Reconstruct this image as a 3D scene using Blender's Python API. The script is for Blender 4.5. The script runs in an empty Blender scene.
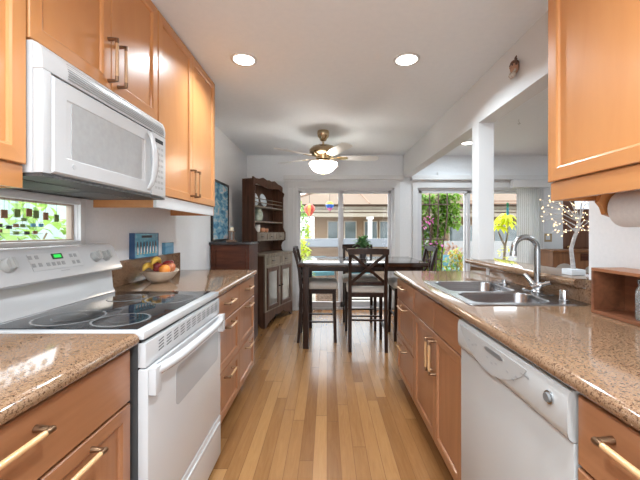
import bpy, bmesh, math, random
from mathutils import Vector, Matrix
random.seed(7)
PI = math.pi
SC = bpy.context.scene
COL = SC.collection

# ---------------------------------------------------------------- camera
cam_d = bpy.data.cameras.new('camera')
cam = bpy.data.objects.new('camera', cam_d); COL.objects.link(cam)
cam.location = (0, 0, 1.235); cam.rotation_euler = (PI/2, 0, 0)
cam_d.sensor_width = 36.0; cam_d.lens = 335/640*36
cam_d.shift_x = -7/640; cam_d.shift_y = -8/640
cam_d.clip_start = 0.02; cam_d.clip_end = 200
SC.camera = cam

# ---------------------------------------------------------------- world, sun, exposure
w = bpy.data.worlds.new('sky'); SC.world = w; w.use_nodes = True
bg = w.node_tree.nodes['Background']
bg.inputs['Color'].default_value = (0.88, 0.95, 1.0, 1)
bg.inputs['Strength'].default_value = 3.3
sun_d = bpy.data.lights.new('sun', 'SUN'); sun = bpy.data.objects.new('sun', sun_d); COL.objects.link(sun)
sun_d.energy = 2.6; sun_d.angle = 0.01; sun_d.color = (1, .95, .86)
sun.rotation_euler = (math.radians(-17), math.radians(-33), 0)
SC.view_settings.view_transform = 'Standard'
SC.view_settings.look = 'None'
SC.view_settings.exposure = 0.64
SC.view_settings.gamma = 1
SC.view_settings.use_curve_mapping = False
DOWNLIGHT_W = 18.0     # power of each recessed ceiling light
FAN_W = 18.0

# ---------------------------------------------------------------- helpers
class MB:
    """collects shapes into one bmesh; every shape takes a material slot m"""
    def __init__(s): s.bm = bmesh.new(); s.M = Matrix.Identity(4)
    def v(s, co): return s.bm.verts.new(s.M @ Vector(co))
    def face(s, vs, m=0):
        try:
            f = s.bm.faces.new(vs); f.material_index = m; return f
        except ValueError: return None
    def box(s, x0, x1, y0, y1, z0, z1, m=0, bev=0.0):
        if x0 > x1: x0, x1 = x1, x0
        if y0 > y1: y0, y1 = y1, y0
        if z0 > z1: z0, z1 = z1, z0
        V = [s.v((x, y, z)) for x in (x0, x1) for y in (y0, y1) for z in (z0, z1)]
        fs = [s.face([V[i] for i in q], m) for q in ((0,1,3,2),(4,6,7,5),(0,4,5,1),(2,3,7,6),(0,2,6,4),(1,5,7,3))]
        if bev > 0:
            es = list({e for f in fs for e in f.edges})
            r = bmesh.ops.bevel(s.bm, geom=es, offset=bev, segments=2, profile=.7, affect='EDGES')
            for f in r['faces']: f.material_index = m
        return s
    def hexa(s, pts, m=0):
        """8 points: bottom 4 (ccw) then top 4"""
        V = [s.v(p) for p in pts]
        for q in ((3,2,1,0),(4,5,6,7),(0,1,5,4),(1,2,6,5),(2,3,7,6),(3,0,4,7)): s.face([V[i] for i in q], m)
        return s
    def bar(s, p, q, wx, wy, m=0, up=(0,1,0)):
        """straight square bar from p to q"""
        p, q = Vector(p), Vector(q); d = (q-p).normalized(); u = Vector(up)
        a = d.cross(u)
        if a.length < 1e-4: a = d.cross(Vector((1,0,0)))
        a.normalize(); b = a.cross(d).normalized()
        a *= wx/2; b *= wy/2
        return s.hexa([p-a-b, p+a-b, p+a+b, p-a+b, q-a-b, q+a-b, q+a+b, q-a+b], m)
    def loft(s, rings, m=0, cap=True, closed=False):
        R = [[s.v(p) for p in r] for r in rings]; n = len(R[0])
        rng = range(len(R)) if closed else range(len(R)-1)
        for i in rng:
            A, B = R[i], R[(i+1) % len(R)]
            for j in range(n): s.face([A[j], A[(j+1)%n], B[(j+1)%n], B[j]], m)
        if cap and not closed: s.face(list(reversed(R[0])), m); s.face(R[-1], m)
        return s
    def tube(s, pts, r, m=0, seg=10, cap=True):
        pts = [Vector(p) for p in pts]; rings = []
        n = len(pts); rr = r if isinstance(r, (list, tuple)) else [r]*n
        prev = None
        for i, p in enumerate(pts):
            d = (pts[min(i+1, n-1)] - pts[max(i-1, 0)])
            if d.length < 1e-9: d = Vector((0,0,1))
            d.normalize()
            if prev is None:
                a = d.cross(Vector((0,0,1)))
                if a.length < .05: a = d.cross(Vector((0,1,0)))
            else:
                a = prev - d*prev.dot(d)
                if a.length < 1e-5: a = d.cross(Vector((0,0,1)))
            a.normalize(); prev = a; b = d.cross(a)
            rings.append([p + (a*math.cos(2*PI*k/seg) + b*math.sin(2*PI*k/seg))*rr[i] for k in range(seg)])
        return s.loft(rings, m, cap)
    def lathe(s, prof, c=(0,0,0), m=0, seg=24, cap=True, sx=1, sy=1):
        rings = [[(c[0]+r*sx*math.cos(2*PI*k/seg), c[1]+r*sy*math.sin(2*PI*k/seg), c[2]+z) for k in range(seg)] for r, z in prof]
        return s.loft(rings, m, cap)
    def ball(s, c, r, m=0, seg=14, n=8, sx=1, sy=1, sz=1):
        prof = [(max(1e-4, r*math.sin(PI*i/n)), -r*math.cos(PI*i/n)*sz) for i in range(n+1)]
        return s.lathe(prof, c, m, seg, True, sx, sy)
    def prism(s, poly, axis, a0, a1, m=0):
        """poly: 2D points in the other two axes; axis 'x','y','z'"""
        def P(u, v, a): return {'x': (a,u,v), 'y': (u,a,v), 'z': (u,v,a)}[axis]
        A = [s.v(P(u, v, a0)) for u, v in poly]; B = [s.v(P(u, v, a1)) for u, v in poly]; n = len(poly)
        s.face(A, m); s.face(list(reversed(B)), m)
        for j in range(n): s.face([A[j], B[j], B[(j+1)%n], A[(j+1)%n]], m)
        return s
    def panel(s, P, y0, y1, z0, z1, rings, mv=0, mh=0):
        """framed panel: P(d,y,z) -> point; rings = (inset, depth). mv: upright stiles, mh: rails, mitred"""
        R = []
        for ins, d in rings:
            R.append([s.v(P(d, *c)) for c in ((y0+ins, z0+ins), (y1-ins, z0+ins), (y1-ins, z1-ins), (y0+ins, z1-ins))])
        for A, B in zip(R, R[1:]):
            for j in range(4): s.face([A[j], A[(j+1)%4], B[(j+1)%4], B[j]], mh if j in (0, 2) else mv)
        s.face(R[-1], mv); s.face(list(reversed(R[0])), mv)
        return s

SH = {}   # shift from world coordinates to each thing's own origin
def props(o, label=None, cat=None, group=None, kind=None):
    if label: o['label'] = label
    if cat: o['category'] = cat
    if group: o['group'] = group
    if kind: o['kind'] = kind
    return o
def thing(name, label, cat, loc=(0,0,0), rz=0, group=None, world=True, kind=None):
    o = bpy.data.objects.new(name, None); COL.objects.link(o); o.empty_display_size = .05
    o.location = loc; o.rotation_euler = (0, 0, rz)
    SH[o.name] = Vector(loc) if world else Vector((0,0,0))
    return props(o, label, cat, group, kind)
def obj(name, mb, mats, parent=None, smooth=35, label=None, shift=None):
    bm = mb.bm
    bmesh.ops.recalc_face_normals(bm, faces=bm.faces)
    sh = SH[parent.name] if parent else (Vector(shift) if shift else Vector((0,0,0)))
    if sh.length > 0: bmesh.ops.translate(bm, verts=bm.verts, vec=-sh)
    me = bpy.data.meshes.new(name); bm.to_mesh(me); bm.free()
    if not isinstance(mats, (list, tuple)): mats = [mats]
    for m in mats: me.materials.append(m)
    if smooth:
        me.polygons.foreach_set('use_smooth', [True]*len(me.polygons))
        me.set_sharp_from_angle(angle=math.radians(smooth))
    o = bpy.data.objects.new(name, me); COL.objects.link(o)
    if parent: o.parent = parent
    elif shift: o.location = shift
    SH[o.name] = sh if parent else Vector((0,0,0))
    if label: o['label'] = label
    return o
def solo(name, mb, mats, label, cat, loc=None, group=None, kind=None, smooth=35):
    """a thing that is one mesh; verts given in world coordinates, origin at loc"""
    return props(obj(name, mb, mats, None, smooth, None, loc), label, cat, group, kind)
def kids(o): return [c for c in bpy.data.objects if c.parent == o]
def dup(o, loc=None, rz=None, label=None, parent=None):
    c = o.copy(); COL.objects.link(c)
    if parent: c.parent = parent
    if loc is not None: c.location = loc
    if rz is not None: c.rotation_euler = (0, 0, rz)
    if label: c['label'] = label
    for ch in kids(o): dup(ch, parent=c)
    return c
def rrect(x0, x1, y0, y1, r, n=5):
    P = []
    for cx, cy, a in ((x1-r, y0+r, -PI/2), (x1-r, y1-r, 0), (x0+r, y1-r, PI/2), (x0+r, y0+r, PI)):
        for i in range(n+1):
            t = a + PI/2*i/n; P.append((cx + r*math.cos(t), cy + r*math.sin(t)))
    return P

# ---------------------------------------------------------------- materials
def mat(name, col, rough=.5, metal=0, spec=.5, emit=None, es=0, coat=0, trans=0, alpha=1):
    m = bpy.data.materials.new(name); m.use_nodes = True
    b = m.node_tree.nodes['Principled BSDF']
    b.inputs['Base Color'].default_value = (*col, 1); b.inputs['Roughness'].default_value = rough
    b.inputs['Metallic'].default_value = metal; b.inputs['Specular IOR Level'].default_value = spec
    b.inputs['Coat Weight'].default_value = coat; b.inputs['Coat Roughness'].default_value = .12
    b.inputs['Transmission Weight'].default_value = trans
    if emit: b.inputs['Emission Color'].default_value = (*emit, 1); b.inputs['Emission Strength'].default_value = es
    return m
def N(m, t, **kw):
    n = m.node_tree.nodes.new(t)
    for k, v in kw.items(): setattr(n, k, v)
    return n
def L(m, a, b): m.node_tree.links.new(a, b)
def bsdf(m): return m.node_tree.nodes['Principled BSDF']
def coords(m, scale=(1,1,1), rot=(0,0,0), kind='Object'):
    tc = N(m, 'ShaderNodeTexCoord'); mp = N(m, 'ShaderNodeMapping')
    mp.inputs['Scale'].default_value = scale; mp.inputs['Rotation'].default_value = rot
    L(m, tc.outputs[kind], mp.inputs['Vector']); return mp.outputs['Vector']
def ramp(m, fac, stops):
    r = N(m, 'ShaderNodeValToRGB'); e = r.color_ramp.elements
    e[0].position = stops[0][0]; e[0].color = (*stops[0][1], 1)
    e[1].position = stops[-1][0]; e[1].color = (*stops[-1][1], 1)
    for p, c in stops[1:-1]:
        x = e.new(p); x.color = (*c, 1)
    L(m, fac, r.inputs['Fac']); return r.outputs['Color']
def noise(m, vec, scale, detail=4, rough=.55, dist=0):
    n = N(m, 'ShaderNodeTexNoise'); n.inputs['Scale'].default_value = scale
    n.inputs['Detail'].default_value = detail; n.inputs['Roughness'].default_value = rough
    n.inputs['Distortion'].default_value = dist
    L(m, vec, n.inputs['Vector']); return n.outputs['Fac']
def bump(m, h, strength, dist=.002):
    b = N(m, 'ShaderNodeBump'); b.inputs['Strength'].default_value = strength; b.inputs['Distance'].default_value = dist
    L(m, h, b.inputs['Height']); L(m, b.outputs['Normal'], bsdf(m).inputs['Normal'])
def mottled(name, c1, c2, scale, rough=.6, stretch=(1,1,1), bmp=0, dist=0, **kw):
    m = mat(name, c1, rough, **kw); v = coords(m, stretch); f = noise(m, v, scale, dist=dist)
    L(m, ramp(m, f, [(.3, c1), (.7, c2)]), bsdf(m).inputs['Base Color'])
    if bmp: bump(m, f, bmp)
    return m
def wood(name, c1, c2, axis='z', rough=.35, coat=.0, scale=1.0):
    st = {'x': (1.2, 14, 14), 'y': (14, 1.2, 14), 'z': (14, 14, 1.2)}[axis]
    return mottled(name, c1, c2, 2.2*scale, rough, st, .05, .6, coat=coat)

MW = dict(c1=(.565, .24, .080), c2=(.605, .27, .095))
maple_v = mottled('maple_upright_grain', MW['c1'], MW['c2'], 2.0, .33, (6, 6, 1.2), .03, .5, coat=.12)
maple_h = wood('maple_level_grain', (.54, .227, .075), (.585, .258, .09), 'y', .33, .35)
maple_box = mottled('maple_carcass', (.60, .28, .11), (.66, .33, .14), 3, .45, (1, 1, 8))
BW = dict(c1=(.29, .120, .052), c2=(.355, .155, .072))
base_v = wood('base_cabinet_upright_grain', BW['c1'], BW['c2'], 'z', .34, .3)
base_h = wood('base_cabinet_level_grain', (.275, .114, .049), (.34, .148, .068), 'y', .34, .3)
dark_wood = wood('espresso_wood', (.014, .0055, .003), (.032, .012, .006), 'z', .38, 0)
bsdf(dark_wood).inputs['Specular IOR Level'].default_value = .22
top_wood = wood('polished_espresso_top', (.014, .0055, .003), (.032, .012, .006), 'x', .12, .6)
cherry = wood('cherry_wood', (.045, .014, .008), (.10, .030, .014), 'x', .45, .0)
hutch_wood = wood('hutch_wood', (.055, .024, .014), (.11, .05, .03), 'z', .42, .0)
hutch_pale = wood('hutch_pale_wood', (.13, .095, .065), (.26, .21, .16), 'z', .35, .1)  # lighter second tone of the hutch boards and drawers
desk_wood = wood('desk_wood', (.15, .055, .018), (.26, .105, .034), 'z', .4)
door_wood = wood('door_wood', (.12, .042, .019), (.18, .07, .032), 'z', .4)
box_wood = wood('box_wood', (.14, .050, .023), (.25, .095, .044), 'y', .4)
wall_m = mottled('wall_paint', (.77, .79, .81), (.81, .825, .845), 60, .7, bmp=.12)
ceil_m = mottled('ceiling_paint', (.84, .885, .93), (.87, .91, .95), 25, .8, bmp=.1)
trim_m = mat('white_trim_paint', (.70, .705, .71), .45)
alu = mat('grey_window_frame', (.64, .64, .66), .4, .0)
white_enamel = mat('white_enamel', (.54, .54, .545), .18, coat=.5)
white_plastic = mat('white_plastic', (.54, .54, .545), .3)
offwhite = mat('offwhite_plastic', (.66, .65, .62), .35)
grey_window = mottled('microwave_mesh_window', (.37, .37, .37), (.41, .41, .41), 40, .25)
oven_window = mat('oven_window', (.40, .41, .42), .08, coat=.6)
steel = mottled('brushed_steel', (.26, .26, .27), (.36, .36, .37), 3, .26, (1, 60, 60), metal=1)
chrome = mat('chrome', (.62, .63, .65), .16, 1)
chrome_dark = mat('satin_nickel', (.38, .39, .40), .25, 1)
black = mat('black_plastic', (.012, .012, .013), .35)
darkgrey = mottled('grease_filter', (.02, .02, .02), (.09, .09, .09), 12, .45, (1, 6, 1))
glass_black = mat('black_glass', (.02, .021, .023), .05)
ring_grey = mat('burner_print', (.17, .17, .17), .15)
burner_black = mat('burner_zone', (.012, .012, .013), .07)
brass = mat('aged_bronze', (.24, .14, .08), .3, .9)
brass_b = mat('antique_brass', (.50, .38, .24), .22, 1)
grip_wood = mat('handle_grip_wood', (.52, .30, .14), .3, coat=.4)
green_lit = mat('green_display', (.0, .05, .01), .3, emit=(.02, .75, .08), es=.8)
dark_green = mat('display_surround', (.01, .06, .02), .3)
cream = mottled('seat_fabric', (.60, .55, .49), (.68, .63, .57), 90, .9, bmp=.1)
bowl_m = mottled('whitewashed_bowl', (.66, .58, .49), (.50, .37, .26), 9, .5, (1, 1, 3))
blade_m = mat('fan_blade_white', (.75, .74, .72), .4)
gold = mat('fan_brass', (.50, .36, .17), .2, 1)
lamp_glow = mat('lamp_lens', (1, 1, 1), .5, emit=(1, .97, .92), es=6)
fan_bowl = mat('frosted_bowl', (.9, .85, .78), .4, emit=(1, .88, .76), es=.12)
_tl = N(fan_bowl, 'ShaderNodeBsdfTranslucent'); _tl.inputs['Color'].default_value = (.95, .90, .84, 1)
_mx = N(fan_bowl, 'ShaderNodeMixShader'); _mx.inputs[0].default_value = .75
_out = [n for n in fan_bowl.node_tree.nodes if n.bl_idname == 'ShaderNodeOutputMaterial'][0]
L(fan_bowl, bsdf(fan_bowl).outputs[0], _mx.inputs[1]); L(fan_bowl, _tl.outputs[0], _mx.inputs[2]); L(fan_bowl, _mx.outputs[0], _out.inputs[0])
bulb = mat('warm_fairy_bulb', (1, .85, .6), .4, emit=(1, .66, .32), es=2)
birch = mottled('birch_bark', (.66, .66, .66), (.30, .29, .29), 20, .6, (1, 1, 2.5))
paper = mottled('paper_towel', (.80, .80, .80), (.74, .74, .745), 70, .95, bmp=.3)

# granite
def granite(name='granite', dark=1.0):
    m = mat(name, (.4, .25, .15), .09, coat=.15)
    bsdf(m).inputs['Coat Roughness'].default_value = .03
    v = coords(m)
    a = noise(m, v, 120, 4, .7); b = noise(m, v, 240, 3, .7)
    vo = N(m, 'ShaderNodeTexVoronoi'); vo.inputs['Scale'].default_value = 260; L(m, v, vo.inputs['Vector'])
    ad = N(m, 'ShaderNodeMath', operation='MULTIPLY_ADD'); L(m, b, ad.inputs[0]); ad.inputs[1].default_value = .85; L(m, a, ad.inputs[2])
    ad2 = N(m, 'ShaderNodeMath', operation='MULTIPLY_ADD'); L(m, vo.outputs['Color'], ad2.inputs[0]); ad2.inputs[1].default_value = .22; L(m, ad.outputs[0], ad2.inputs[2])
    k = dark
    L(m, ramp(m, ad2.outputs[0], [(.66, (.07*k, .036*k, .021*k)), (.84, (.12*k, .060*k, .031*k)), (1.0, (.205*k, .112*k, .060*k)), (1.18, (.31*k, .195*k, .12*k))]), bsdf(m).inputs['Base Color'])
    r = m.node_tree.nodes
    return m
# ramp fac is clamped to 0..1, so rescale inside
def granite_fix(m):
    rp = [n for n in m.node_tree.nodes if n.bl_idname == 'ShaderNodeValToRGB'][0]
    src = rp.inputs['Fac'].links[0].from_socket
    mr = N(m, 'ShaderNodeMapRange'); mr.inputs['From Min'].default_value = .62; mr.inputs['From Max'].default_value = 1.34
    L(m, src, mr.inputs['Value']); L(m, mr.outputs['Result'], rp.inputs['Fac'])
    for e, p in zip(rp.color_ramp.elements, (.18, .42, .60, .85)): e.position = p
    return m
granite_m = granite_fix(granite())

# plank floor
def plank_floor():
    m = mat('oak_plank_floor', (.5, .3, .15), .27, coat=.12)
    tc = N(m, 'ShaderNodeTexCoord'); sp = N(m, 'ShaderNodeSeparateXYZ'); L(m, tc.outputs['Object'], sp.inputs[0])
    def mth(op, a, b=None, c=None):
        n = N(m, 'ShaderNodeMath', operation=op)
        for i, x in enumerate((a, b, c)):
            if x is None: continue
            if isinstance(x, (int, float)): n.inputs[i].default_value = x
            else: L(m, x, n.inputs[i])
        return n.outputs[0]
    xw = mth('DIVIDE', sp.outputs['X'], .074); row = mth('FLOOR', xw); fx = mth('FRACT', xw)
    wn = N(m, 'ShaderNodeTexWhiteNoise', noise_dimensions='1D'); L(m, row, wn.inputs['W'])
    yy = mth('ADD', mth('DIVIDE', sp.outputs['Y'], 1.25), mth('MULTIPLY', wn.outputs['Value'], 7.3))
    cid = mth('FLOOR', yy); fy = mth('FRACT', yy)
    cb = N(m, 'ShaderNodeCombineXYZ'); L(m, row, cb.inputs[0]); L(m, cid, cb.inputs[1])
    w2 = N(m, 'ShaderNodeTexWhiteNoise', noise_dimensions='2D'); L(m, cb.outputs[0], w2.inputs['Vector'])
    mp = N(m, 'ShaderNodeMapping'); mp.inputs['Scale'].default_value = (26, 2.2, 1)
    ofs = N(m, 'ShaderNodeVectorMath', operation='ADD'); L(m, tc.outputs['Object'], ofs.inputs[0]); L(m, w2.outputs['Color'], ofs.inputs[1])
    L(m, ofs.outputs[0], mp.inputs['Vector'])
    g = noise(m, mp.outputs['Vector'], 2.0, 6, .6, 1.2)
    tone = mth('ADD', mth('MULTIPLY', w2.outputs['Value'], .62), mth('MULTIPLY', g, .55))
    c = ramp(m, tone, [(.12, (.15, .060, .018)), (.5, (.235, .108, .037)), (.95, (.335, .172, .065))])
    gx = mth('LESS_THAN', mth('ABSOLUTE', mth('SUBTRACT', fx, .5)), .485)
    gy = mth('LESS_THAN', mth('ABSOLUTE', mth('SUBTRACT', fy, .5)), .4985)
    gap = mth('MULTIPLY', gx, gy)
    mx = N(m, 'ShaderNodeMix', data_type='RGBA'); L(m, gap, mx.inputs['Factor'])
    mx.inputs['A'].default_value = (.13, .055, .02, 1); L(m, c, mx.inputs['B'])
    L(m, mx.outputs['Result'], bsdf(m).inputs['Base Color'])
    bump(m, mth('ADD', gap, mth('MULTIPLY', g, .2)), .25, .002)
    return m
floor_m = plank_floor()

def pane_mat():
    m = bpy.data.materials.new('window_glass'); m.use_nodes = True; nt = m.node_tree; nt.nodes.clear()
    out = N(m, 'ShaderNodeOutputMaterial'); mix = N(m, 'ShaderNodeMixShader'); tr = N(m, 'ShaderNodeBsdfTransparent'); gl = N(m, 'ShaderNodeBsdfGlossy')
    gl.inputs['Roughness'].default_value = .01; lw = N(m, 'ShaderNodeLayerWeight'); pw = N(m, 'ShaderNodeMath', operation='POWER'); L(m, lw.outputs['Facing'], pw.inputs[0]); pw.inputs[1].default_value = 5
    fr = N(m, 'ShaderNodeMath', operation='MULTIPLY_ADD'); L(m, pw.outputs[0], fr.inputs[0]); fr.inputs[1].default_value = .85; fr.inputs[2].default_value = .008
    L(m, fr.outputs[0], mix.inputs[0]); L(m, tr.outputs[0], mix.inputs[1]); L(m, gl.outputs[0], mix.inputs[2]); L(m, mix.outputs[0], out.inputs[0])
    return m
pane = pane_mat()
def leaf_mat(name, c1, c2):
    m = mottled(name, c1, c2, 5, .5)
    b = bsdf(m); b.inputs['Subsurface Weight'].default_value = 0
    tl = N(m, 'ShaderNodeBsdfTranslucent'); tl.inputs['Color'].default_value = (*[min(1, c*1.3) for c in c2], 1)
    mx = N(m, 'ShaderNodeMixShader'); mx.inputs[0].default_value = .35
    out = [n for n in m.node_tree.nodes if n.bl_idname == 'ShaderNodeOutputMaterial'][0]
    L(m, b.outputs[0], mx.inputs[1]); L(m, tl.outputs[0], mx.inputs[2]); L(m, mx.outputs[0], out.inputs[0])
    return m
leaf_g = leaf_mat('green_leaves', (.05, .13, .012), (.20, .36, .04))
leaf_h = leaf_mat('pale_leaves', (.10, .22, .06), (.30, .45, .10))
leaf_d = leaf_mat('dark_leaves', (.06, .15, .05), (.17, .33, .13))
leaf_y = leaf_mat('yellow_green_leaves', (.26, .36, .015), (.50, .56, .04))
leaf_yl = leaf_mat('yellow_flowers', (.50, .34, .02), (.62, .44, .05))
leaf_b = leaf_mat('rusty_leaves', (.13, .06, .03), (.26, .13, .07))
pink = leaf_mat('pink_flowers', (.7, .12, .42), (.85, .25, .60))

# ================================================================= THE SETTING
WX, RX0, RX1, BY, CZ = -1.26, 1.20, 1.32, 5.31, 2.44
def struct(name, mb, m, label):
    return props(obj(name, mb, m), label, None, None, 'structure')
struct('floor', MB().box(-1.38, 6.2, -1.62, BY+.12, -.05, 0), floor_m, 'light oak plank floor')
struct('ceiling', MB().box(-1.38, 6.2, -1.62, BY+.12, CZ, CZ+.1), ceil_m, 'pale grey flat ceiling')
# left wall with the little window behind the stove
b = MB(); W0, W1, WZ0, WZ1 = .55, 1.69, 1.193, 1.372
b.box(WX-.12, WX, -1.5, W0-.3, 0, CZ).box(WX-.12, WX, W1+.3, BY, 0, CZ)
b.box(WX-.045, WX, W0-.3, W0, 0, CZ).box(WX-.045, WX, W1, W1+.3, 0, CZ).box(WX-.045, WX, W0, W1, 0, WZ0).box(WX-.045, WX, W0, W1, WZ1, CZ)
struct('wall_left', b, wall_m, 'pale grey wall behind the stove and counter')
b = MB().box(-1.38, -1.0, -1.62, -1.5, 0, CZ).box(-1.0, 1.0, -1.62, -1.5, 0, .5).box(-1.0, 1.0, -1.62, -1.5, 2.2, CZ).box(1.0, 2.0, -1.62, -1.5, 0, CZ).box(2.0, 3.2, -1.62, -1.5, 0, .5).box(2.0, 3.2, -1.62, -1.5, 2.2, CZ).box(3.2, 6.2, -1.62, -1.5, 0, CZ)
struct('wall_front', b, wall_m, 'pale grey wall behind the camera')
# back wall with two glass door openings and front door
S0, S1, SZ = -.50, 1.06, 1.93
T0, T1 = 1.43, 3.35
D0, D1 = 3.74, 4.62
b = MB()
b.box(WX-.12, S0, BY, BY+.12, 0, CZ).box(S0, S1, BY, BY+.12, SZ, CZ).box(S1, T0, BY, BY+.12, 0, CZ)
b.box(T0, T1, BY, BY+.12, SZ, CZ).box(T1, D0, BY, BY+.12, 0, CZ).box(D0, D1, BY, BY+.12, 2.03, CZ).box(D1, 6.2, BY, BY+.12, 0, CZ)
struct('wall_back', b, wall_m, 'pale grey back wall around the glass doors')
struct('wall_right', MB().box(6.08, 6.2, -1.5, BY, 0, CZ), wall_m, 'far right wall of the living room')
b = MB().box(RX0, RX1, -1.5, 1.535, 0, CZ).box(RX0, RX1, 1.535, 2.77, 0, .972)
struct('wall_partition', b, wall_m, 'pale partition wall with the pass-through opening over the sink')
struct('trim_1', MB().box(RX0, RX1, 2.65, 2.77, 1.017, 2.10), trim_m, 'square white post standing on the granite ledge')
struct('trim_2', MB().box(RX0, RX1, 1.535, BY, 2.10, CZ), trim_m, 'white ceiling beam over the pass-through')
# soffit line and door casings
b = MB().box(WX, RX0, BY-.035, BY, 2.035, CZ)
b.box(RX1, 6.08, BY-.035, BY, 2.035, CZ)
struct('trim_3', b, wall_m, 'shallow header band along the top of the back wall')
def casing(n, x0, x1, zt, wl, wr, label):
    b = MB().box(x0-wl, x0, BY-.025, BY, 0, zt, bev=.003).box(x1, x1+wr, BY-.025, BY, 0, zt, bev=.003).box(x0-wl, x1+wr, BY-.028, BY, zt, 2.035, bev=.003)
    struct(n, b, trim_m, label)
casing('trim_4', S0+.042, S1, SZ, .22, .09, 'white casing around the dining glass door')
casing('trim_5', T0, T1, SZ, .08, .08, 'white casing around the living room glass door')
struct('trim_7', MB().box(-.68, RX0, BY-.10, BY-.036, 2.05, 2.12, bev=.004).box(RX1, 3.45, BY-.10, BY-.036, 2.05, 2.12, bev=.004), trim_m, 'white cornice strip above the glass doors')
# pilaster grooves beside the hutch
b = MB()
for x in (-.62, -.545, -.50): b.box(x, x+.018, BY-.034, BY-.024, 0, 2.03)
struct('trim_6', b, trim_m, 'narrow white mouldings beside the glass door')
struct('baseboard_back', MB().box(RX0-.05, T0-.08, BY-.015, BY, 0, .09), trim_m, 'white skirting between the glass doors')
struct('baseboard_left', MB().box(WX, WX+.014, 2.9, BY-.3, 0, .09), trim_m, 'white skirting along the left wall')

def sliding(n, x0, x1, zt, xm, label):
    t = props(thing(n, label, None, ((x0+x1)/2, BY+.06, 0)), kind='structure'); del_cat(t)
    fw = .04; sh = .048; y0, y1 = BY+.012, BY+.11
    b = MB().box(x0, x0+fw*.6, y0, y1, 0, zt).box(x1-fw*.6, x1, y0, y1, 0, zt).box(x0, x1, y0, y1, zt-.03, zt).box(x0, x1, y0, y1, 0, .035)
    obj('window_frame', b, alu, t)
    for (a, c, yy) in ((x0+.03, xm+.04, BY+.035), (xm-.04, x1-.03, BY+.078)):
        z0, z1 = .036, zt-.031
        b = MB().box(a, a+sh, yy, yy+.03, z0, z1).box(c-sh, c, yy, yy+.03, z0, z1).box(a, c, yy, yy+.03, z1-.045, z1).box(a, c, yy, yy+.03, z0, z0+.085)
        s = obj('sash', b, alu, t)
        obj('glass_pane', MB().box(a+sh, c-sh, yy+.012, yy+.017, z0+.085, z1-.045), pane, s)
    return t
def del_cat(t):
    if 'category' in t: del t['category']
sliding('window_1', S0, S1, SZ, .22, 'grey framed sliding glass door to the patio behind the dining table')
sliding('window_2', T0, T1, SZ, 2.245, 'grey framed sliding glass door of the living room')
# little window in the left wall
t = props(thing('window_3', 'low horizontal window in the wall behind the stove', None, (WX, 1.2, WZ0)), kind='structure'); del_cat(t)
b = MB()
b.box(WX+.0005, WX+.018, W0, W1, WZ0-.045, WZ0, bev=.003).box(WX+.0005, WX+.018, W0, W1, WZ1, WZ1+.03, bev=.003)
b.box(WX+.0005, WX+.018, W1+.0005, W1+.035, WZ0-.045, WZ1+.03, bev=.003).box(WX+.0005, WX+.018, W0-.035, W0-.0005, WZ0-.045, WZ1+.03, bev=.003)
obj('window_frame', b, trim_m, t)
brn = mat('bronze_sash', (.42, .33, .27), .4)
e_ = .0006; b = MB().box(WX-.042, WX-.016, W0+e_, W0+.012, WZ0+e_, WZ1-e_).box(WX-.042, WX-.016, W1-.018, W1-e_, WZ0+e_, WZ1-e_).box(WX-.042, WX-.016, W0+.012, W1-.018, WZ0+e_, WZ0+.008).box(WX-.042, WX-.016, W0+.012, W1-.018, WZ1-.008, WZ1-e_)
obj('sash', b, brn, t)
obj('glass_pane', MB().box(WX-.032, WX-.028, W0+.012, W1-.018, WZ0+.008, WZ1-.008), pane, t)
for n_, xa, xc in (('fill_window_1', -1.0, 1.0), ('fill_window_2', 2.0, 3.2)):  # both windows are unseen additions that let in soft frontal fill
    t = props(thing(n_, 'wide window added unseen behind the camera for fill light' if xa < 0 else 'living room window added unseen behind the camera for fill light', None, ((xa+xc)/2, -1.56, .5)), kind='structure'); del_cat(t)
    obj('window_frame', MB().box(xa, xa+.04, -1.6, -1.52, .5, 2.2).box(xc-.04, xc, -1.6, -1.52, .5, 2.2).box(xa, xc, -1.6, -1.52, .5, .54).box(xa, xc, -1.6, -1.52, 2.16, 2.2), alu, t)
    obj('glass_pane', MB().box(xa+.04, xc-.04, -1.565, -1.56, .54, 2.16), pane, t)
# front door
t = props(thing('door_1', 'brown panelled front door with a small self-glowing fanlight pane', None, ((D0+D1)/2, BY, 0)), kind='structure'); del_cat(t)
b = MB().box(D0, D1, BY+.02, BY+.06, .005, 2.025)
for (x0, x1, z0, z1) in ((D0+.12, D0+.40, .2, .85), (D1-.40, D1-.12, .2, .85), (D0+.12, D0+.40, .98, 1.48), (D1-.40, D1-.12, .98, 1.48)):
    b.panel(lambda d, y, z: (y, BY+.02-d, z), x0, x1, z0, z1, [(0, .0), (.012, .010), (.03, .010), (.05, .016)])
obj('door_panel', b, door_wood, t)
obj('glass_pane', MB().box(D0+.20, D1-.20, BY+.012, BY+.018, 1.60, 1.86), mat('fanlight_glow', (.85, .92, 1), .3, emit=(.8, .9, 1), es=.5), t)  # pane glows by itself in place of daylight behind it
obj('door_handle', MB().ball((D0+.07, BY-.03, 1.0), .028).tube([(D0+.07, BY+.02, 1.0), (D0+.07, BY-.03, 1.0)], .012), gold, t)

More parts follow.
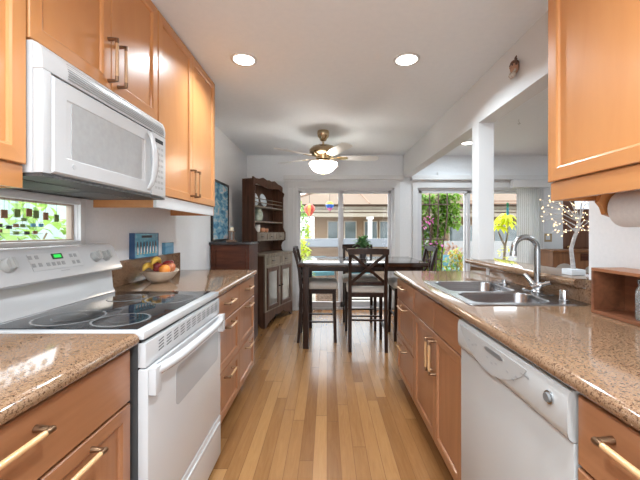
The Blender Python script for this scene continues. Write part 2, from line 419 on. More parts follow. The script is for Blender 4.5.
# ================================================================= CABINETS
def handle(parent, side, xf, y0, y1, z0, z1, name='handle'):
    """bar pull: wooden grip between two metal posts; runs from (y0,z0) to (y1,z1)"""
    b = MB(); so = .036
    A = Vector((side*(xf-so), y0, z0)); B = Vector((side*(xf-so), y1, z1)); d = (B-A).normalized()
    a = A + d*.018; c = B - d*.018
    b.tube([a, c], .0070, 1, 10)
    for p, q, sgn in ((A, a, -1), (B, c, 1)):
        foot = Vector((side*(xf), p.y, p.z))
        b.tube([foot, foot + (p-foot)*.75, p - d*(-sgn)*0 , q], [.0085, .0062, .0078, .0074], 0, 10)
    return obj(name, b, [brass, grip_wood], parent, 50)
def front(parent, name, side, xf, y0, y1, z0, z1, framed=True, mats=None, fw=.052, th=.02):
    mats = mats or [maple_v, maple_h]; g = .0015
    y0 += g; y1 -= g; z0 += g; z1 -= g
    P = lambda d, y, z: (side*(xf+d), y, z)
    if framed: R = [(0, th), (0, .0025), (.0025, 0), (fw-.006, 0), (fw, .004), (fw+.003, .011)]
    else: R = [(0, th), (0, .003), (.003, 0)]
    b = MB()
    if framed: b.panel(P, y0, y1, z0, z1, R, 0, 1)
    else: b.panel(P, y0, y1, z0, z1, R, 1, 1)
    return obj(name, b, mats, parent, 20)

# ---- uppers
UXF = .906
def upper(name, label, side, xf, xw, y0, y1, z0, z1, doors, hz, railz=True, glare_rail_m=None):
    t = thing(name, label, 'cabinet', (side*xw, (y0+y1)/2, z0))
    rz = z0+.07 if railz else z0
    obj('body', MB().box(side*(xf+.0215), side*(xw-.002), y0+.001, y1-.001, rz-.0005, z1), maple_box, t)
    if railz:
        obj('light_rail', MB().box(side*(xf+.012), side*(xf+.030), y0+.001, y1-.001, z0, rz-.0015, bev=.003), glare_rail_m or maple_h, t)
        for a, c in ((y1-.018, y1-.001), (y0+.001, y0+.018)):
            obj('side_return', MB().box(side*(xf+.0305), side*(xw-.002), a, c, z0, rz-.0015), maple_h, t)
        if glare_rail_m: obj('rail_end_cap', MB().box(side*(xf+.011), side*(xf+.031), y1-.0008, y1+.004, z0, rz-.0015), maple_h, t)
    for i, (a, c, hy) in enumerate(doors):
        d = front(t, 'door', side, xf, a, c, rz, z1-.006)
        if hy is not None: handle(d, side, xf, hy, hy, hz[0], hz[1])
    return t
upper('wall_cabinet', 'honey maple wall cabinet at the far left edge, left of the microwave', -1, UXF, -WX, .10, 1.012, 1.367, CZ-.003, [(.10, .556, .60-.09), (.556, 1.012, .60)], (1.47, 1.64))
t = upper('wall_cabinet', 'short maple wall cabinet directly above the white microwave', -1, UXF, -WX, 1.018, 1.796, 1.828, CZ-.003, [(1.018, 1.407, 1.407-.018), (1.407, 1.796, 1.407+.045)], (1.862, 2.035), railz=False)
upper('wall_cabinet', 'tall two door maple wall cabinet over the fruit bowl counter', -1, UXF, -WX, 1.802, 2.71, 1.367, CZ-.003, [(1.802, 2.262, 2.262-.035), (2.262, 2.71, 2.262+.035)], (1.475, 1.645), glare_rail_m=trim_m)  # front rail coloured white to stand in for window glare on it
upper('wall_cabinet', 'large maple wall cabinet at the upper right above the paper towel roll', 1, .85, RX0, .22, 1.292, 1.354, CZ-.003, [(.22, .75, .71), (.75, 1.292, .79)], (1.49, 1.66))

# ---- bases
def base(name, label, side, xf, xw, y0, y1, fronts, zt=.869):
    t = thing(name, label, 'cabinet', (side*xw, (y0+y1)/2, 0))
    b = MB()
    if 'sink' in label and 'stack' not in label:
        b.box(side*(xf+.0215), side*(xw-.002), y0+.001, y1-.001, .10, .68).box(side*(xf+.0215), side*(xf+.034), y0+.001, y1-.001, .68, zt)
    else: b.box(side*(xf+.0215), side*(xw-.002), y0+.001, y1-.001, .10, zt)
    obj('body', b
        .box(side*(xf+.08), side*(xw-.002), y0+.001, y1-.001, 0.001, .10), base_v, t)
    for kind, a, c, z0, z1, h in fronts:
        nm = 'door' if kind == 'door' else 'drawer'
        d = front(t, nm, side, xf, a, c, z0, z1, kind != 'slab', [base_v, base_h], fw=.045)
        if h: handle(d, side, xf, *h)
    return t
LF = .622
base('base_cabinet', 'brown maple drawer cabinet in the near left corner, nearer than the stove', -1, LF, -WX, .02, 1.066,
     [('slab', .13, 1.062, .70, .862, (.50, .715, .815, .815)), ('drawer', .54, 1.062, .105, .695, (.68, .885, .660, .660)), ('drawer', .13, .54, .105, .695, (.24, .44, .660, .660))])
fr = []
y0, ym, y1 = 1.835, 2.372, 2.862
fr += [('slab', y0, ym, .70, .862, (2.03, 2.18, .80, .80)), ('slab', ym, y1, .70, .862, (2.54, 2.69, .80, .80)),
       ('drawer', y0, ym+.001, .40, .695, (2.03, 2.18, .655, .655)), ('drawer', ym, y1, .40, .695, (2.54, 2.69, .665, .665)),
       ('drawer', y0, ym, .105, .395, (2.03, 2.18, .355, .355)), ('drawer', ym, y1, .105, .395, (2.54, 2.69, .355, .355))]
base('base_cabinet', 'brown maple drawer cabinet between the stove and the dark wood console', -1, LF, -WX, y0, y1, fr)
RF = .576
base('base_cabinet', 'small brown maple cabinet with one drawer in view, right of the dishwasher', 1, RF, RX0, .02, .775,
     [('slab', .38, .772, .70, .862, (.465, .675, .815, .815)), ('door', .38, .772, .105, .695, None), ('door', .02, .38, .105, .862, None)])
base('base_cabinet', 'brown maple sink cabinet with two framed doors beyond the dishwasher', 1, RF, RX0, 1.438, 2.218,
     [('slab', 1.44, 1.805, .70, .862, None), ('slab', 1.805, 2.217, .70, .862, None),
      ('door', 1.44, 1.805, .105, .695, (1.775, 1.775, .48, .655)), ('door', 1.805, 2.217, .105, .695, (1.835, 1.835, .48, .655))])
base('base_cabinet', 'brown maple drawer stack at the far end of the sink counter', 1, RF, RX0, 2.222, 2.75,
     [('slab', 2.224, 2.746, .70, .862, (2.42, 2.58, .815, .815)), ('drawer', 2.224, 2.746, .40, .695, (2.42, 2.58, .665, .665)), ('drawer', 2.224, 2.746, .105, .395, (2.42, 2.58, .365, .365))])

# ================================================================= COUNTERTOPS
def nose(side, xe, xi, z0=.871, z1=.911):
    r = (z1-z0)/2
    P = [(side*xi, z0), (side*(xe+r), z0)]
    for i in range(1, 8):
        a = -PI/2 - PI*i/8
        P.append((side*(xe+r + r*math.cos(a)), (z0+z1)/2 + r*math.sin(a)))
    P += [(side*(xe+r), z1), (side*xi, z1)]
    return P
solo('countertop', MB().prism(nose(-1, .598, -WX-.002), 'y', .0, 1.068), granite_m, 'speckled brown granite countertop in the near left corner', 'countertop', (-.9, .5, .871), smooth=40)
solo('countertop', MB().prism(nose(-1, .600, -WX-.002), 'y', 1.828, 2.872), granite_m, 'speckled brown granite countertop under the fruit bowl', 'countertop', (-.9, 2.3, .871), smooth=40)
b = MB().prism(nose(1, .556, .66), 'y', .0, 2.79)
b.box(.66, RX0-.002, 0, 1.495, .871, .911).box(.66, RX0-.002, 2.17, 2.79, .871, .911).box(1.135, RX0-.002, 1.495, 2.17, .871, .911)
solo('countertop', b, granite_m, 'long speckled granite countertop around the double sink', 'countertop', (.9, 1.4, .871), smooth=40)
solo('backsplash', MB().box(WX+.001, WX+.021, 1.86, 2.83, .912, 1.062, bev=.002), granite_m, 'low granite backsplash on the left wall behind the fruit bowl', 'backsplash', (WX+.01, 2.3, .912))
b = MB().box(RX0-.021, RX0-.001, 1.36, 2.76, .912, .972, bev=.002).box(RX0-.021, RX0-.001, 1.36, 1.53, .9725, 1.02, bev=.002)
solo('backsplash', b, granite_m, 'low granite backsplash behind the sink under the ledge', 'backsplash', (RX0-.01, 2.0, .912))
b = MB(); P = []
x0, x1, z0, z1 = 1.150, 1.40, .974, 1.016; r = .02
P = [(x1, z0), (x0+r, z0)] + [(x0+r+r*math.cos(-PI/2-PI*i/8), (z0+z1)/2+.021*math.sin(-PI/2-PI*i/8)) for i in range(1, 8)] + [(x0+r, z1), (x1, z1)]
b.prism(P, 'y', 1.565, 2.80)
solo('bar_ledge', b, granite_m, 'raised granite ledge in the pass-through behind the faucet', 'ledge', (1.27, 2.1, .974), smooth=40)

# ================================================================= STOVE
t = thing('stove', 'white electric stove with a black glass cooktop and green clock', 'stove', (-.9, 1.437, 0))
y0, y1 = 1.080, 1.822
obj('body', MB().box(-1.235, -.612, y0+.004, y1-.002, .012, .885, bev=.004), mat('stove_side_grey', (.05, .05, .05), .5), t)
b = MB().box(-1.235, -.588, y0-.004, y1+.002, .8865, .913, bev=.010)
ct = obj('cooktop', b, white_enamel, t)
obj('glass_surface', MB().box(-1.12, -.625, y0+.025, y1-.025, .9135, .917, bev=.001), glass_black, ct)
for cx, cy, r in ((-.955, 1.245, .108), (-.745, 1.215, .088), (-.965, 1.62, .08), (-.745, 1.60, .105)):
    b = MB(); b.lathe([(r, .9172), (r, .9182), (.0005, .9182)], (cx, cy, 0), 1, 40, cap=False)
    b.lathe([(r+.008, .9172), (r+.008, .9184), (r, .9184), (r, .9172)], (cx, cy, 0), 0, 40, cap=False)
    b.lathe([(r*.52, .9183), (r*.52, .9186), (r*.50, .9186), (r*.50, .9183)], (cx, cy, 0), 0, 40, cap=False)
    obj('burner', b, [ring_grey, burner_black], ct)
# back control panel: profile in (x,z), swept along y
b = MB().prism([(-1.238, .914), (-1.150, .914), (-1.163, .935), (-1.172, 1.03), (-1.118, 1.036), (-1.112, 1.045), (-1.118, 1.056), (-1.168, 1.163), (-1.178, 1.172), (-1.192, 1.174), (-1.238, 1.174)], 'y', y0, y1)
cp = obj('control_panel', b, white_enamel, t, 30)
nrm = Vector((.107, 0, .05)).normalized(); tan = Vector((-.05, 0, .107)).normalized()
def onpanel(u, y, d=0): return Vector((-1.118, y, 1.056)) + tan*u + nrm*d
for ky in (1.195, 1.65, 1.722):
    b = MB(); c0 = onpanel(.062, ky, .001); c1 = onpanel(.062, ky, .026)
    b.tube([c0, c0*.5+c1*.5, c1], [.027, .025, .022], 0, 20)
    b.bar(onpanel(.042, ky, .031), onpanel(.082, ky, .031), .012, .014, 0, up=(0,1,0))
    obj('knob', b, mat('knob_grey', (.38, .375, .36), .35), cp)
def pbox(b, ya, yb, ua, ub, d0, d1, m=0):
    pts = [onpanel(ua, ya, d0), onpanel(ua, yb, d0), onpanel(ub, yb, d0), onpanel(ub, ya, d0), onpanel(ua, ya, d1), onpanel(ua, yb, d1), onpanel(ub, yb, d1), onpanel(ub, ya, d1)]
    return b.hexa(pts, m)
b = MB(); pbox(b, 1.29, 1.555, .028, .100, .0005, .0025); obj('keypad', b, mat('keypad_film', (.50, .50, .50), .3), cp)
b = MB(); pbox(b, 1.400, 1.455, .070, .095, .003, .0045, 0); pbox(b, 1.409, 1.446, .076, .090, .0046, .0052, 1); obj('display', b, [dark_green, green_lit], cp)
button_grey = mat('button_grey', (.30, .30, .30), .4)
for yy, uu in ((1.315, .085), (1.345, .085), (1.318, .052), (1.348, .052), (1.385, .05), (1.412, .05), (1.438, .05), (1.463, .05), (1.52, .08), (1.545, .08), (1.52, .048), (1.548, .048)):
    obj('button', pbox(MB(), yy-.018-.008, yy-.018+.008, uu-.008, uu+.008, .003, .004), button_grey, cp)
obj('marking', pbox(MB(), 1.42, 1.465, .015, .019, .0005, .001), mat('grey_print', (.35, .35, .35), .5), cp)
# front vent strip, door, drawer
b = MB().box(-.6115, -.585, y0+.002, y1-.002, .795, .875, bev=.004)
vp = obj('vent_panel', b, white_enamel, t)
for i in range(11):
    b = MB()
    for j in range(4):
        yy = y0+.085+i*.058; zz = .822+j*.011
        b.hexa([(-.5852, yy, zz), (-.5842, yy, zz), (-.5842, yy+.036, zz+.004), (-.5852, yy+.036, zz+.004), (-.5852, yy, zz+.0035), (-.5842, yy, zz+.0035), (-.5842, yy+.036, zz+.0075), (-.5852, yy+.036, zz+.0075)])
    obj('vent_slot', b, black, vp)
obj('gap_strip', MB().box(-.6115, -.60, y0+.002, y1-.002, .8755, .886), black, vp)
b = MB().box(-.6115, -.578, y0+.002, y1-.002, .252, .790, bev=.006)
dr = obj('oven_door', b, white_enamel, t)
b = MB(); Pw = [(yy, zz) for yy, zz in rrect(y0+.20, y1-.05, .565, .715, .03, 6)]
b.prism(Pw, 'x', -.5782, -.5768)
obj('oven_window', b, oven_window, dr)
b = MB(); pts = []
rings = []
for i in range(17):
    u = i/16; yy = y0+.012+u*(y1-y0-.024); bow = .030*(1-(2*u-1)**4) + .012
    cx = -.578+bow; h = .016
    zc = .775
    rings.append([(cx-.013, yy, zc-h), (cx, yy, zc-h), (cx+.009, yy, zc-h*.4), (cx+.009, yy, zc+h*.5), (cx, yy, zc+h), (cx-.013, yy, zc+h)])
b.loft(rings)
b.box(-.5785, -.553, y0+.003, y0+.042, .705, .7935, bev=.005).box(-.5785, -.553, y1-.042, y1-.003, .705, .7935, bev=.005)
obj('door_handle', b, white_enamel, dr, 50)
b = MB().box(-.6115, -.576, y0+.002, y1-.002, .035, .246, bev=.008)
b.box(-.576, -.570, y0+.03, y1-.03, .205, .222, bev=.0025)
obj('storage_drawer', b, white_enamel, t)

# ================================================================= MICROWAVE
y0, y1, XF = 1.022, 1.796, -.865
t = thing('microwave', 'white over-the-range microwave hanging above the stove', 'microwave', (-1.06, 1.41, 1.4100))
obj('body', MB().box(WX+.003, XF-.034, y0, y1, 1.4170, 1.8230, bev=.003), white_plastic, t)
# grille fascia with rounded top
b = MB().prism([(XF-.0335, 1.7370), (XF-.002, 1.7370), (XF-.001, 1.7650), (XF-.006, 1.7930), (XF-.016, 1.8130), (XF-.0335, 1.8210)], 'y', y0, y1)
g = obj('vent_grille', b, white_plastic, t, 50)
b = MB()
for j in range(7):
    z = 1.7460+j*.0082
    x = XF-.0005 - (0 if z < 1.7650 else (z-1.7650)*.28)
    b.box(x-.001, x+.0014, y0+.10, y1-.02, z, z+.0036)
obj('louvre_slots', b, mat('louvre_shadow_grey', (.30, .30, .30), .5), g)
# door, wraps at the near end
P = lambda d, y, z: (XF-d, y, z)
yd = 1.652
b = MB().panel(P, y0+.034, yd, 1.4200, 1.7330, [(0, .033), (0, .008), (.008, 0), (.058, .0), (.062, .003), (.0725, .003)])
dr = obj('door', b, white_plastic, t, 30)
b = MB(); b.prism(rrect(y0+.115, yd-.085, 1.4700, 1.6800, .022, 5), 'x', XF-.0032, XF-.0012)
obj('door_window', b, grey_window, dr)
obj('side_trim', MB().box(XF-.033, XF-.002, y0, y0+.0315, 1.4175, 1.7365, bev=.004), white_plastic, t)
obj('badge', MB().tube([(XF-.0005, y0+.125, 1.4560), (XF+.0015, y0+.125, 1.4560)], .008), mat('badge_grey', (.5, .5, .5), .4), dr)
rings = []
for i in range(13):
    u = i/12; z = 1.4420+u*(1.7200-1.4420); bow = .034*math.sin(PI*u)**.6 if 0 < u < 1 else 0
    x = XF+bow; yc = yd-.030 + .004*math.sin(PI*u)
    wd = .020*(.55+.45*math.sin(PI*u))
    rings.append([(x-.004, yc-wd, z), (x+.007, yc-wd*.8, z), (x+.011, yc, z), (x+.007, yc+wd*.8, z), (x-.004, yc+wd, z)])
obj('handle', MB().loft(rings), white_enamel, dr, 60)
b = MB().box(XF-.033, XF, yd+.002, y1-.001, 1.4200, 1.7330, bev=.004)
cp = obj('control_panel', b, white_plastic, t)
b = MB().box(XF, XF+.001, yd+.035, y1-.03, 1.6900, 1.7100)
obj('display', b, mat('lcd_dark', (.04, .045, .05), .2), cp)
button_pale = mat('button_pale', (.40, .40, .40), .4)
for i in range(3):
    for j in range(8): obj('button', MB().box(XF, XF+.001, yd+.035+i*.03, yd+.055+i*.03, 1.4550+j*.029, 1.4670+j*.029), button_pale, cp)
b = MB().box(WX+.004, XF-.004, y0+.003, y1-.003, 1.4060, 1.4165)
ub = obj('underside', b, darkgrey, t)
for a in (y0+.06, y0+.42):
    b = MB()
    for k in range(9): b.box(-1.17, -.98, a+k*.03, a+k*.03+.012, 1.4025, 1.4055)
    obj('grease_filter', b, mat('filter_metal', (.25, .25, .25), .35, 1), ub)

# ================================================================= DISHWASHER
y0, y1, XF = .779, 1.435, .574
t = thing('dishwasher', 'white built-in dishwasher under the sink counter', 'dishwasher', (.9, 1.11, 0))
obj('body', MB().box(XF+.026, RX0-.02, y0+.004, y1-.004, .10, .866), white_plastic, t)
obj('toe_panel', MB().box(XF+.06, XF+.10, y0+.004, y1-.004, .002, .099), white_plastic, t)
DW_w = mat('dishwasher_white', (.44, .438, .43), .3)
b = MB().box(XF, XF+.025, y0, y1, .105, .742, bev=.004)
dr = obj('door', b, DW_w, t)
# console with sagging lower edge
n = 20; A = []; rings = []
for i in range(n+1):
    u = i/n; yy = y0+.001+u*(y1-y0-.002)
    sag = .060*math.sin(PI*u)**1.3
    zb = .755 - sag*.0
    rings.append([(XF-.001, yy, .744), (XF-.010, yy, .752), (XF-.014, yy, .770), (XF-.014, yy, .845), (XF-.008, yy, .862), (XF+.025, yy, .866), (XF+.025, yy, .744)])
cn = obj('console', MB().loft(rings), DW_w, t, 50)
# bowed fascia plate on the console
top, bot = [], []
b = MB(); R0 = []
for i in range(n+1):
    u = i/n; yy = y0+.16+u*(y1-y0-.19)
    R0.append((yy, .845 - .095*math.sin(PI*u)**.7 if 0 < u < 1 else .845))
Ptop = [(y0+.16+(1-i/n)*(y1-y0-.19), .849) for i in range(n+1)]
b.prism(R0+Ptop, 'x', XF-.0165, XF-.0135)
obj('fascia', b, mat('fascia_white', (.415, .412, .405), .25), cn, 30)
b = MB()
b.prism([(1.06, .828), (1.08, .820), (1.17, .820), (1.19, .828), (1.17, .836), (1.08, .836)], 'x', XF-.0178, XF-.0166)
obj('latch_recess', b, mat('recess_grey', (.16, .16, .16), .3), cn)
console_print = mat('console_print', (.26, .26, .26), .5)
for yy, zz in ((.98, .805), (1.0, .79), (1.03, .80), (1.10, .797), (1.13, .787), (1.16, .797), (1.25, .81), (1.28, .80), (1.31, .81)):
    obj('button', MB().box(XF-.0172, XF-.0166, yy, yy+.012, zz, zz+.006), console_print, cn)
obj('marking', MB().box(XF-.0172, XF-.0166, .925, .965, .827, .832), console_print, cn)
b = MB().tube([(XF-.0135, .842, .820), (XF-.018, .842, .820)], .0165, 0, 24).tube([(XF-.0185, .842, .820), (XF-.025, .842, .820)], [.0125, .011], 1, 24)
obj('knob', b, [chrome, mat('knob_dark', (.14, .14, .14), .35)], cn)

# ================================================================= SINK & FAUCET
t = thing('sink', 'stainless steel double bowl sink set in the granite counter', 'sink', (.90, 1.83, .911))
def rim():
    b = MB(); bm = b.bm; z = .9155; edges = []
    loops = [rrect(.632, 1.160, 1.475, 2.195, .03, 5), rrect(.672, 1.035, 1.515, 1.768, .06, 6), rrect(.672, 1.035, 1.805, 2.155, .06, 6)]
    for lp in loops:
        vs = [b.v((x, y, z)) for x, y in lp]
        for i in range(len(vs)): edges.append(bm.edges.new((vs[i], vs[(i+1) % len(vs)])))
    bmesh.ops.triangle_fill(bm, edges=edges, use_beauty=True, use_dissolve=False)
    o = rrect(.632, 1.160, 1.475, 2.195, .03, 5); o2 = rrect(.628, 1.164, 1.471, 2.199, .032, 5)
    b.loft([[(x, y, z) for x, y in o], [(x, y, .912) for x, y in o2]], cap=False)
    return b
rm = obj('rim', rim(), steel, t, 30)
for ya, yb, dp in ((1.515, 1.768, .16), (1.805, 2.155, .19)):
    def R(ins, z, r): return [(x, y, z) for x, y in rrect(.672+ins, 1.035-ins, ya+ins, yb-ins, max(.02, r), 6)]
    b = MB().loft([R(0, .9154, .06), R(.004, .908, .058), R(.010, .91-dp*.85, .055), R(.022, .91-dp*.97, .045), R(.05, .91-dp, .03)], cap=False)
    lst = R(.05, .91-dp, .03); b.face([b.v(p) for p in lst])
    bs = obj('basin', b, steel, t, 40)
    obj('drain', MB().lathe([(.04, .911-dp), (.04, .913-dp), (.03, .913-dp), (.025, .9115-dp), (.001, .9115-dp)], (.86, (ya+yb)/2, 0), cap=False), chrome_dark, bs)
t = thing('faucet', 'brushed gooseneck faucet with two lever handles behind the sink', 'faucet', (1.122, 1.785, .9155))
fx, fy = 1.122, 1.785
b = MB().lathe([(.030, 0), (.030, .008), (.024, .014), (.022, .035), (.019, .05)], (fx, fy, .916), 0, 24)
b.box(fx-.025, fx+.025, fy-.10, fy+.10, .9158, .921, bev=.002)
obj('base', b, chrome, t)
pts = [(fx, fy, .96)]; rr = [.0165]
for i in range(7): pts.append((fx-.002*i/6, fy, .97+i*.028)); rr.append(.0155)
R_ = .066
for i in range(1, 16):
    a = PI*i/15*.97; pts.append((fx-R_+R_*math.cos(a)-.002, fy-.01*i/15, 1.142+R_*math.sin(a))); rr.append(.0145)
pts.append((pts[-1][0]-.001, pts[-1][1], pts[-1][2]-.012)); rr.append(.0145)
sp = obj('spout', MB().tube(pts, rr, 0, 16), chrome_dark, t, 50)
e = Vector(pts[-1]); obj('aerator', MB().tube([e+Vector((0,0,-.001)), e+Vector((-.002, 0, -.028))], .0172, 0, 16), chrome, sp)
for sy, q in ((1, (-.028, .035, .048)), (-1, (.026, -.048, .022))):
    b = MB(); c = Vector((fx-.005, fy+sy*.030, .955))
    b.tube([Vector((fx, fy+sy*.012, .945)), c], .014, 0, 14)
    b.tube([c, c+Vector(q)*.45, c+Vector(q)], [.013, .0115, .0105], 0, 12)
    b.ball(c, .018, 0, 14, 8)
    b.tube([c, c - Vector(q)*.6], [.012, .011], 0, 12)
    obj('lever', b, chrome, t, 60)
b = MB().lathe([(.022, 0), (.022, .004), (.019, .006), (.019, .045), (.017, .050), (.004, .051)], (1.105, 1.56, .9162), 0, 24)
solo('sink_air_gap', b, chrome, 'short polished metal cap standing on the sink rim right of the faucet', 'cap', (1.105, 1.56, .9162))
b = MB().lathe([(.032, 0), (.032, .004), (.014, .008), (.012, .022), (.016, .026), (.002, .027)], (1.09, 2.06, .9162), 0, 24)
solo('sink_stopper', b, chrome, 'small metal plug on the sink rim left of the faucet', 'plug', (1.09, 2.06, .9162))

# ================================================================= TABLE AND STOOLS
t = thing('dining_table', 'tall espresso wood counter-height dining table', 'table', (.38, 3.96, 0))
X0, X1, Y0, Y1, TZ = -.305, 1.065, 3.51, 4.40, .912
obj('tabletop', MB().box(X0, X1, Y0, Y1, .866, TZ, bev=.004), top_wood, t)
b = MB().box(X0+.05, X1-.05, Y0+.03, Y0+.05, .82, .8655).box(X0+.05, X1-.05, Y1-.05, Y1-.03, .82, .8655).box(X0+.045, X0+.065, Y0+.05, Y1-.05, .82, .8655).box(X1-.065, X1-.045, Y0+.05, Y1-.05, .82, .8655)
obj('apron', b, dark_wood, t)
for x in (X0+.05, X1-.115):
    for y in (Y0+.025, Y1-.09): obj('leg', MB().box(x, x+.062, y, y+.062, 0, .8655, bev=.004), dark_wood, t)

def make_stool(label):
    t = thing('counter_stool', label, 'stool', (0,0,0), world=False, group='tall stools around the dining table')
    # faces +y, back at -y
    for sx in (-1, 1):
        b = MB(); x = sx*.185
        secs = [(-.215, 0, .034, .030), (-.190, .35, .036, .034), (-.185, .60, .038, .036), (-.205, .80, .034, .030), (-.255, 1.03, .030, .026)]
        b.loft([[(x-w/2, y-d/2, z), (x+w/2, y-d/2, z), (x+w/2, y+d/2, z), (x-w/2, y+d/2, z)] for y, z, w, d in secs])
        obj('back_post', b, dark_wood, t)
        b = MB(); x = sx*.180
        b.loft([[(x-w/2, y-w/2, z), (x+w/2, y-w/2, z), (x+w/2, y+w/2, z), (x-w/2, y+w/2, z)] for y, z, w in ((.200, 0, .030), (.185, .60, .038))])
        obj('leg', b, dark_wood, t)
    b = MB().box(-.20, .20, -.168, -.150, .555, .60).box(-.198, .198, .168, .188, .545, .60).box(-.190, -.172, -.17, .17, .545, .60).box(.172, .190, -.17, .17, .545, .60)
    obj('seat_frame', b, dark_wood, t)
    # padded cushion
    def rr(ins, z): return [(x, y, z) for x, y in rrect(-.215+ins, .215-ins, -.165+ins, .225-ins, .035, 4)]
    obj('seat_cushion', MB().loft([rr(.006, .601), rr(-.002, .608), rr(-.004, .645), rr(.008, .665), rr(.045, .677)]), cream, t, 60)
    # curved top rail
    rings = []
    for i in range(13):
        u = i/12*2-1; x = u*.208; y = -.262 - .016*(1-u*u); zc = 1.033+.006*(1-u*u)
        rings.append([(x, y-.011, zc-.030), (x, y+.011, zc-.030), (x, y+.009, zc+.030), (x, y-.011, zc+.030)])
    obj('top_rail', MB().loft(rings), dark_wood, t)
    rings = []
    for i in range(9):
        u = i/8*2-1; x = u*.175; y = -.192 - .012*(1-u*u); zc = .700
        rings.append([(x, y-.009, zc-.019), (x, y+.009, zc-.019), (x, y+.009, zc+.019), (x, y-.009, zc+.019)])
    obj('lower_rail', MB().loft(rings), dark_wood, t)
    for s in (-1, 1):
        rings = []
        for i in range(11):
            u = i/10; x = s*(-.172+u*.344); z = .712+u*(1.008-.712)
            y = -.195-.066*u - .010*math.sin(PI*u) + (.0 if s > 0 else .003)
            w = .015; nx = -.65*s; 
            rings.append([(x-w*.65*s, y-.008, z+w*.76), (x-w*.65*s, y+.008, z+w*.76), (x+w*.65*s, y+.008, z-w*.76), (x+w*.65*s, y-.008, z-w*.76)])
        obj('cross_slat', MB().loft(rings), dark_wood, t)
    for (p, q) in (((-.178, .185, .27), (.178, .185, .27)), ((-.180, -.185, .32), (.180, -.185, .32)), ((-.180, -.19, .23), (-.180, .19, .23)), ((.180, -.19, .23), (.180, .19, .23))):
        obj('stretcher', MB().bar(p, q, .022, .016, 0, up=(0, 0, 1)), dark_wood, t)
    return t
s0 = make_stool('dark X-back counter stool nearest the camera, its back turned to us')
s0.location = (.430, 3.66, 0); s0.rotation_euler = (0, 0, math.radians(-2))
dup(s0, (-.105, 3.93, 0), -PI/2, 'dark X-back counter stool at the left end of the table, seen side on')
dup(s0, (.42, 4.38, 0), PI, 'dark X-back counter stool on the far side of the table by the glass door')
dup(s0, (.97, 3.97, 0), PI/2, 'dark X-back counter stool at the right end of the table behind the counter')

# potted plant on the table
t = thing('potted_plant', 'leafy green houseplant in a dark pot on the dining table', 'plant', (.44, 4.12, .912))
obj('pot', MB().lathe([(.035, .0), (.042, .002), (.055, .12), (.058, .13), (.050, .13), (.045, .11), (.001, .108)], (.44, 4.12, .9125), 0, 20), mat('dark_pot', (.06, .05, .05), .3), t)
def leaf(b, base, dirv, ln, wd, m=0, droop=.25):
    d = Vector(dirv).normalized(); s = d.cross(Vector((0,0,1)))
    if s.length < .01: s = Vector((1,0,0))
    s.normalize(); n = s.cross(d).normalized(); base = Vector(base)
    c = [base, base+d*ln*.4+n*ln*.05, base+d*ln*.75 - Vector((0,0,1))*ln*droop*.4, base+d*ln - Vector((0,0,1))*ln*droop]
    w_ = [.12, 1.0, .75, .05]
    A = [b.v(c[i]-s*wd*w_[i]/2 + n*wd*.12*w_[i]) for i in range(4)]; M_ = [b.v(p) for p in c]; B = [b.v(c[i]+s*wd*w_[i]/2 + n*wd*.12*w_[i]) for i in range(4)]
    for i in range(3): b.face([A[i], M_[i], M_[i+1], A[i+1]], m); b.face([M_[i], B[i], B[i+1], M_[i+1]], m)
b = MB(); R = random.Random(3)
for i in range(60):
    a = R.uniform(0, 2*PI); el = R.uniform(.1, 1.4); h = R.uniform(.0, .09)
    leaf(b, (.44+.03*math.cos(a), 4.12+.03*math.sin(a), 1.03+h), (math.cos(a)*math.cos(el), math.sin(a)*math.cos(el), math.sin(el)), R.uniform(.08, .14), .05)
obj('foliage', b, leaf_d, t)

# ================================================================= HUTCH (turned a little in the corner)
hx, hy = -.795, 4.27; ang = math.atan2(.27, .83)
t = thing('hutch', 'tall brown wooden hutch with scalloped top and glass-fronted lower doors', 'hutch', (hx, hy, 0), PI/2-ang, world=False)
# local frame: x along the front (near -> far), y to the BACK (away from room), front at y = 0
DL, DU = .33, .20   # lower / upper depth
Wd = .86; yb = DL
b = MB()
b.box(0, .02, 0, yb, .06, .925).box(Wd-.02, Wd, 0, yb, .06, .925).box(.02, Wd-.02, yb-.012, yb, .06, .925).box(.02, Wd-.02, .0, yb-.012, .16, .18)
b.box(0, .05, -.001, .0, .0, .925)
# scalloped plinth
pts = [(0, .0), (.05, 0), (.09, .045), (.16, .07), (.25, .085), (.30, .12), (.43, .10), (.56, .12), (.61, .085), (.70, .07), (.77, .045), (.81, 0), (Wd, 0), (Wd, .2), (0, .2)]
b.prism(pts, 'y', -.002, .018)
b.prism([(0.0, 0), (.05, 0), (.09, .05), (yb-.06, .05), (yb-.03, 0), (yb, 0), (yb, .1), (0, .1)], 'x', 0, .02)
obj('lower_case', b, hutch_wood, t)
b = MB().box(-.012, Wd+.012, -.015, yb, .926, .95, bev=.004)
obj('counter_board', b, hutch_pale, t)
fb = MB().box(0.0, .05, -.004, .016, .2, .925).box(Wd-.05, Wd, -.004, .016, .2, .925).box(.405, .455, -.004, .016, .2, .925).box(.05, .405, -.004, .016, .77, .80).box(.455, Wd-.05, -.004, .016, .77, .80).box(.05, .405, -.004, .016, .905, .925).box(.455, Wd-.05, -.004, .016, .905, .925).box(.05, .405, -.004, .016, .2, .215).box(.455, Wd-.05, -.004, .016, .2, .215)
obj('face_frame', fb, hutch_pale, t)
knob_m = mat('dark_knob', (.03, .02, .018), .3)
for _m in (hutch_wood, hutch_pale, cherry): bsdf(_m).inputs['Specular IOR Level'].default_value = .2
glass_pale = mottled('hutch_door_panel', (.14, .12, .095), (.26, .24, .21), 2.5, .12, coat=.6)
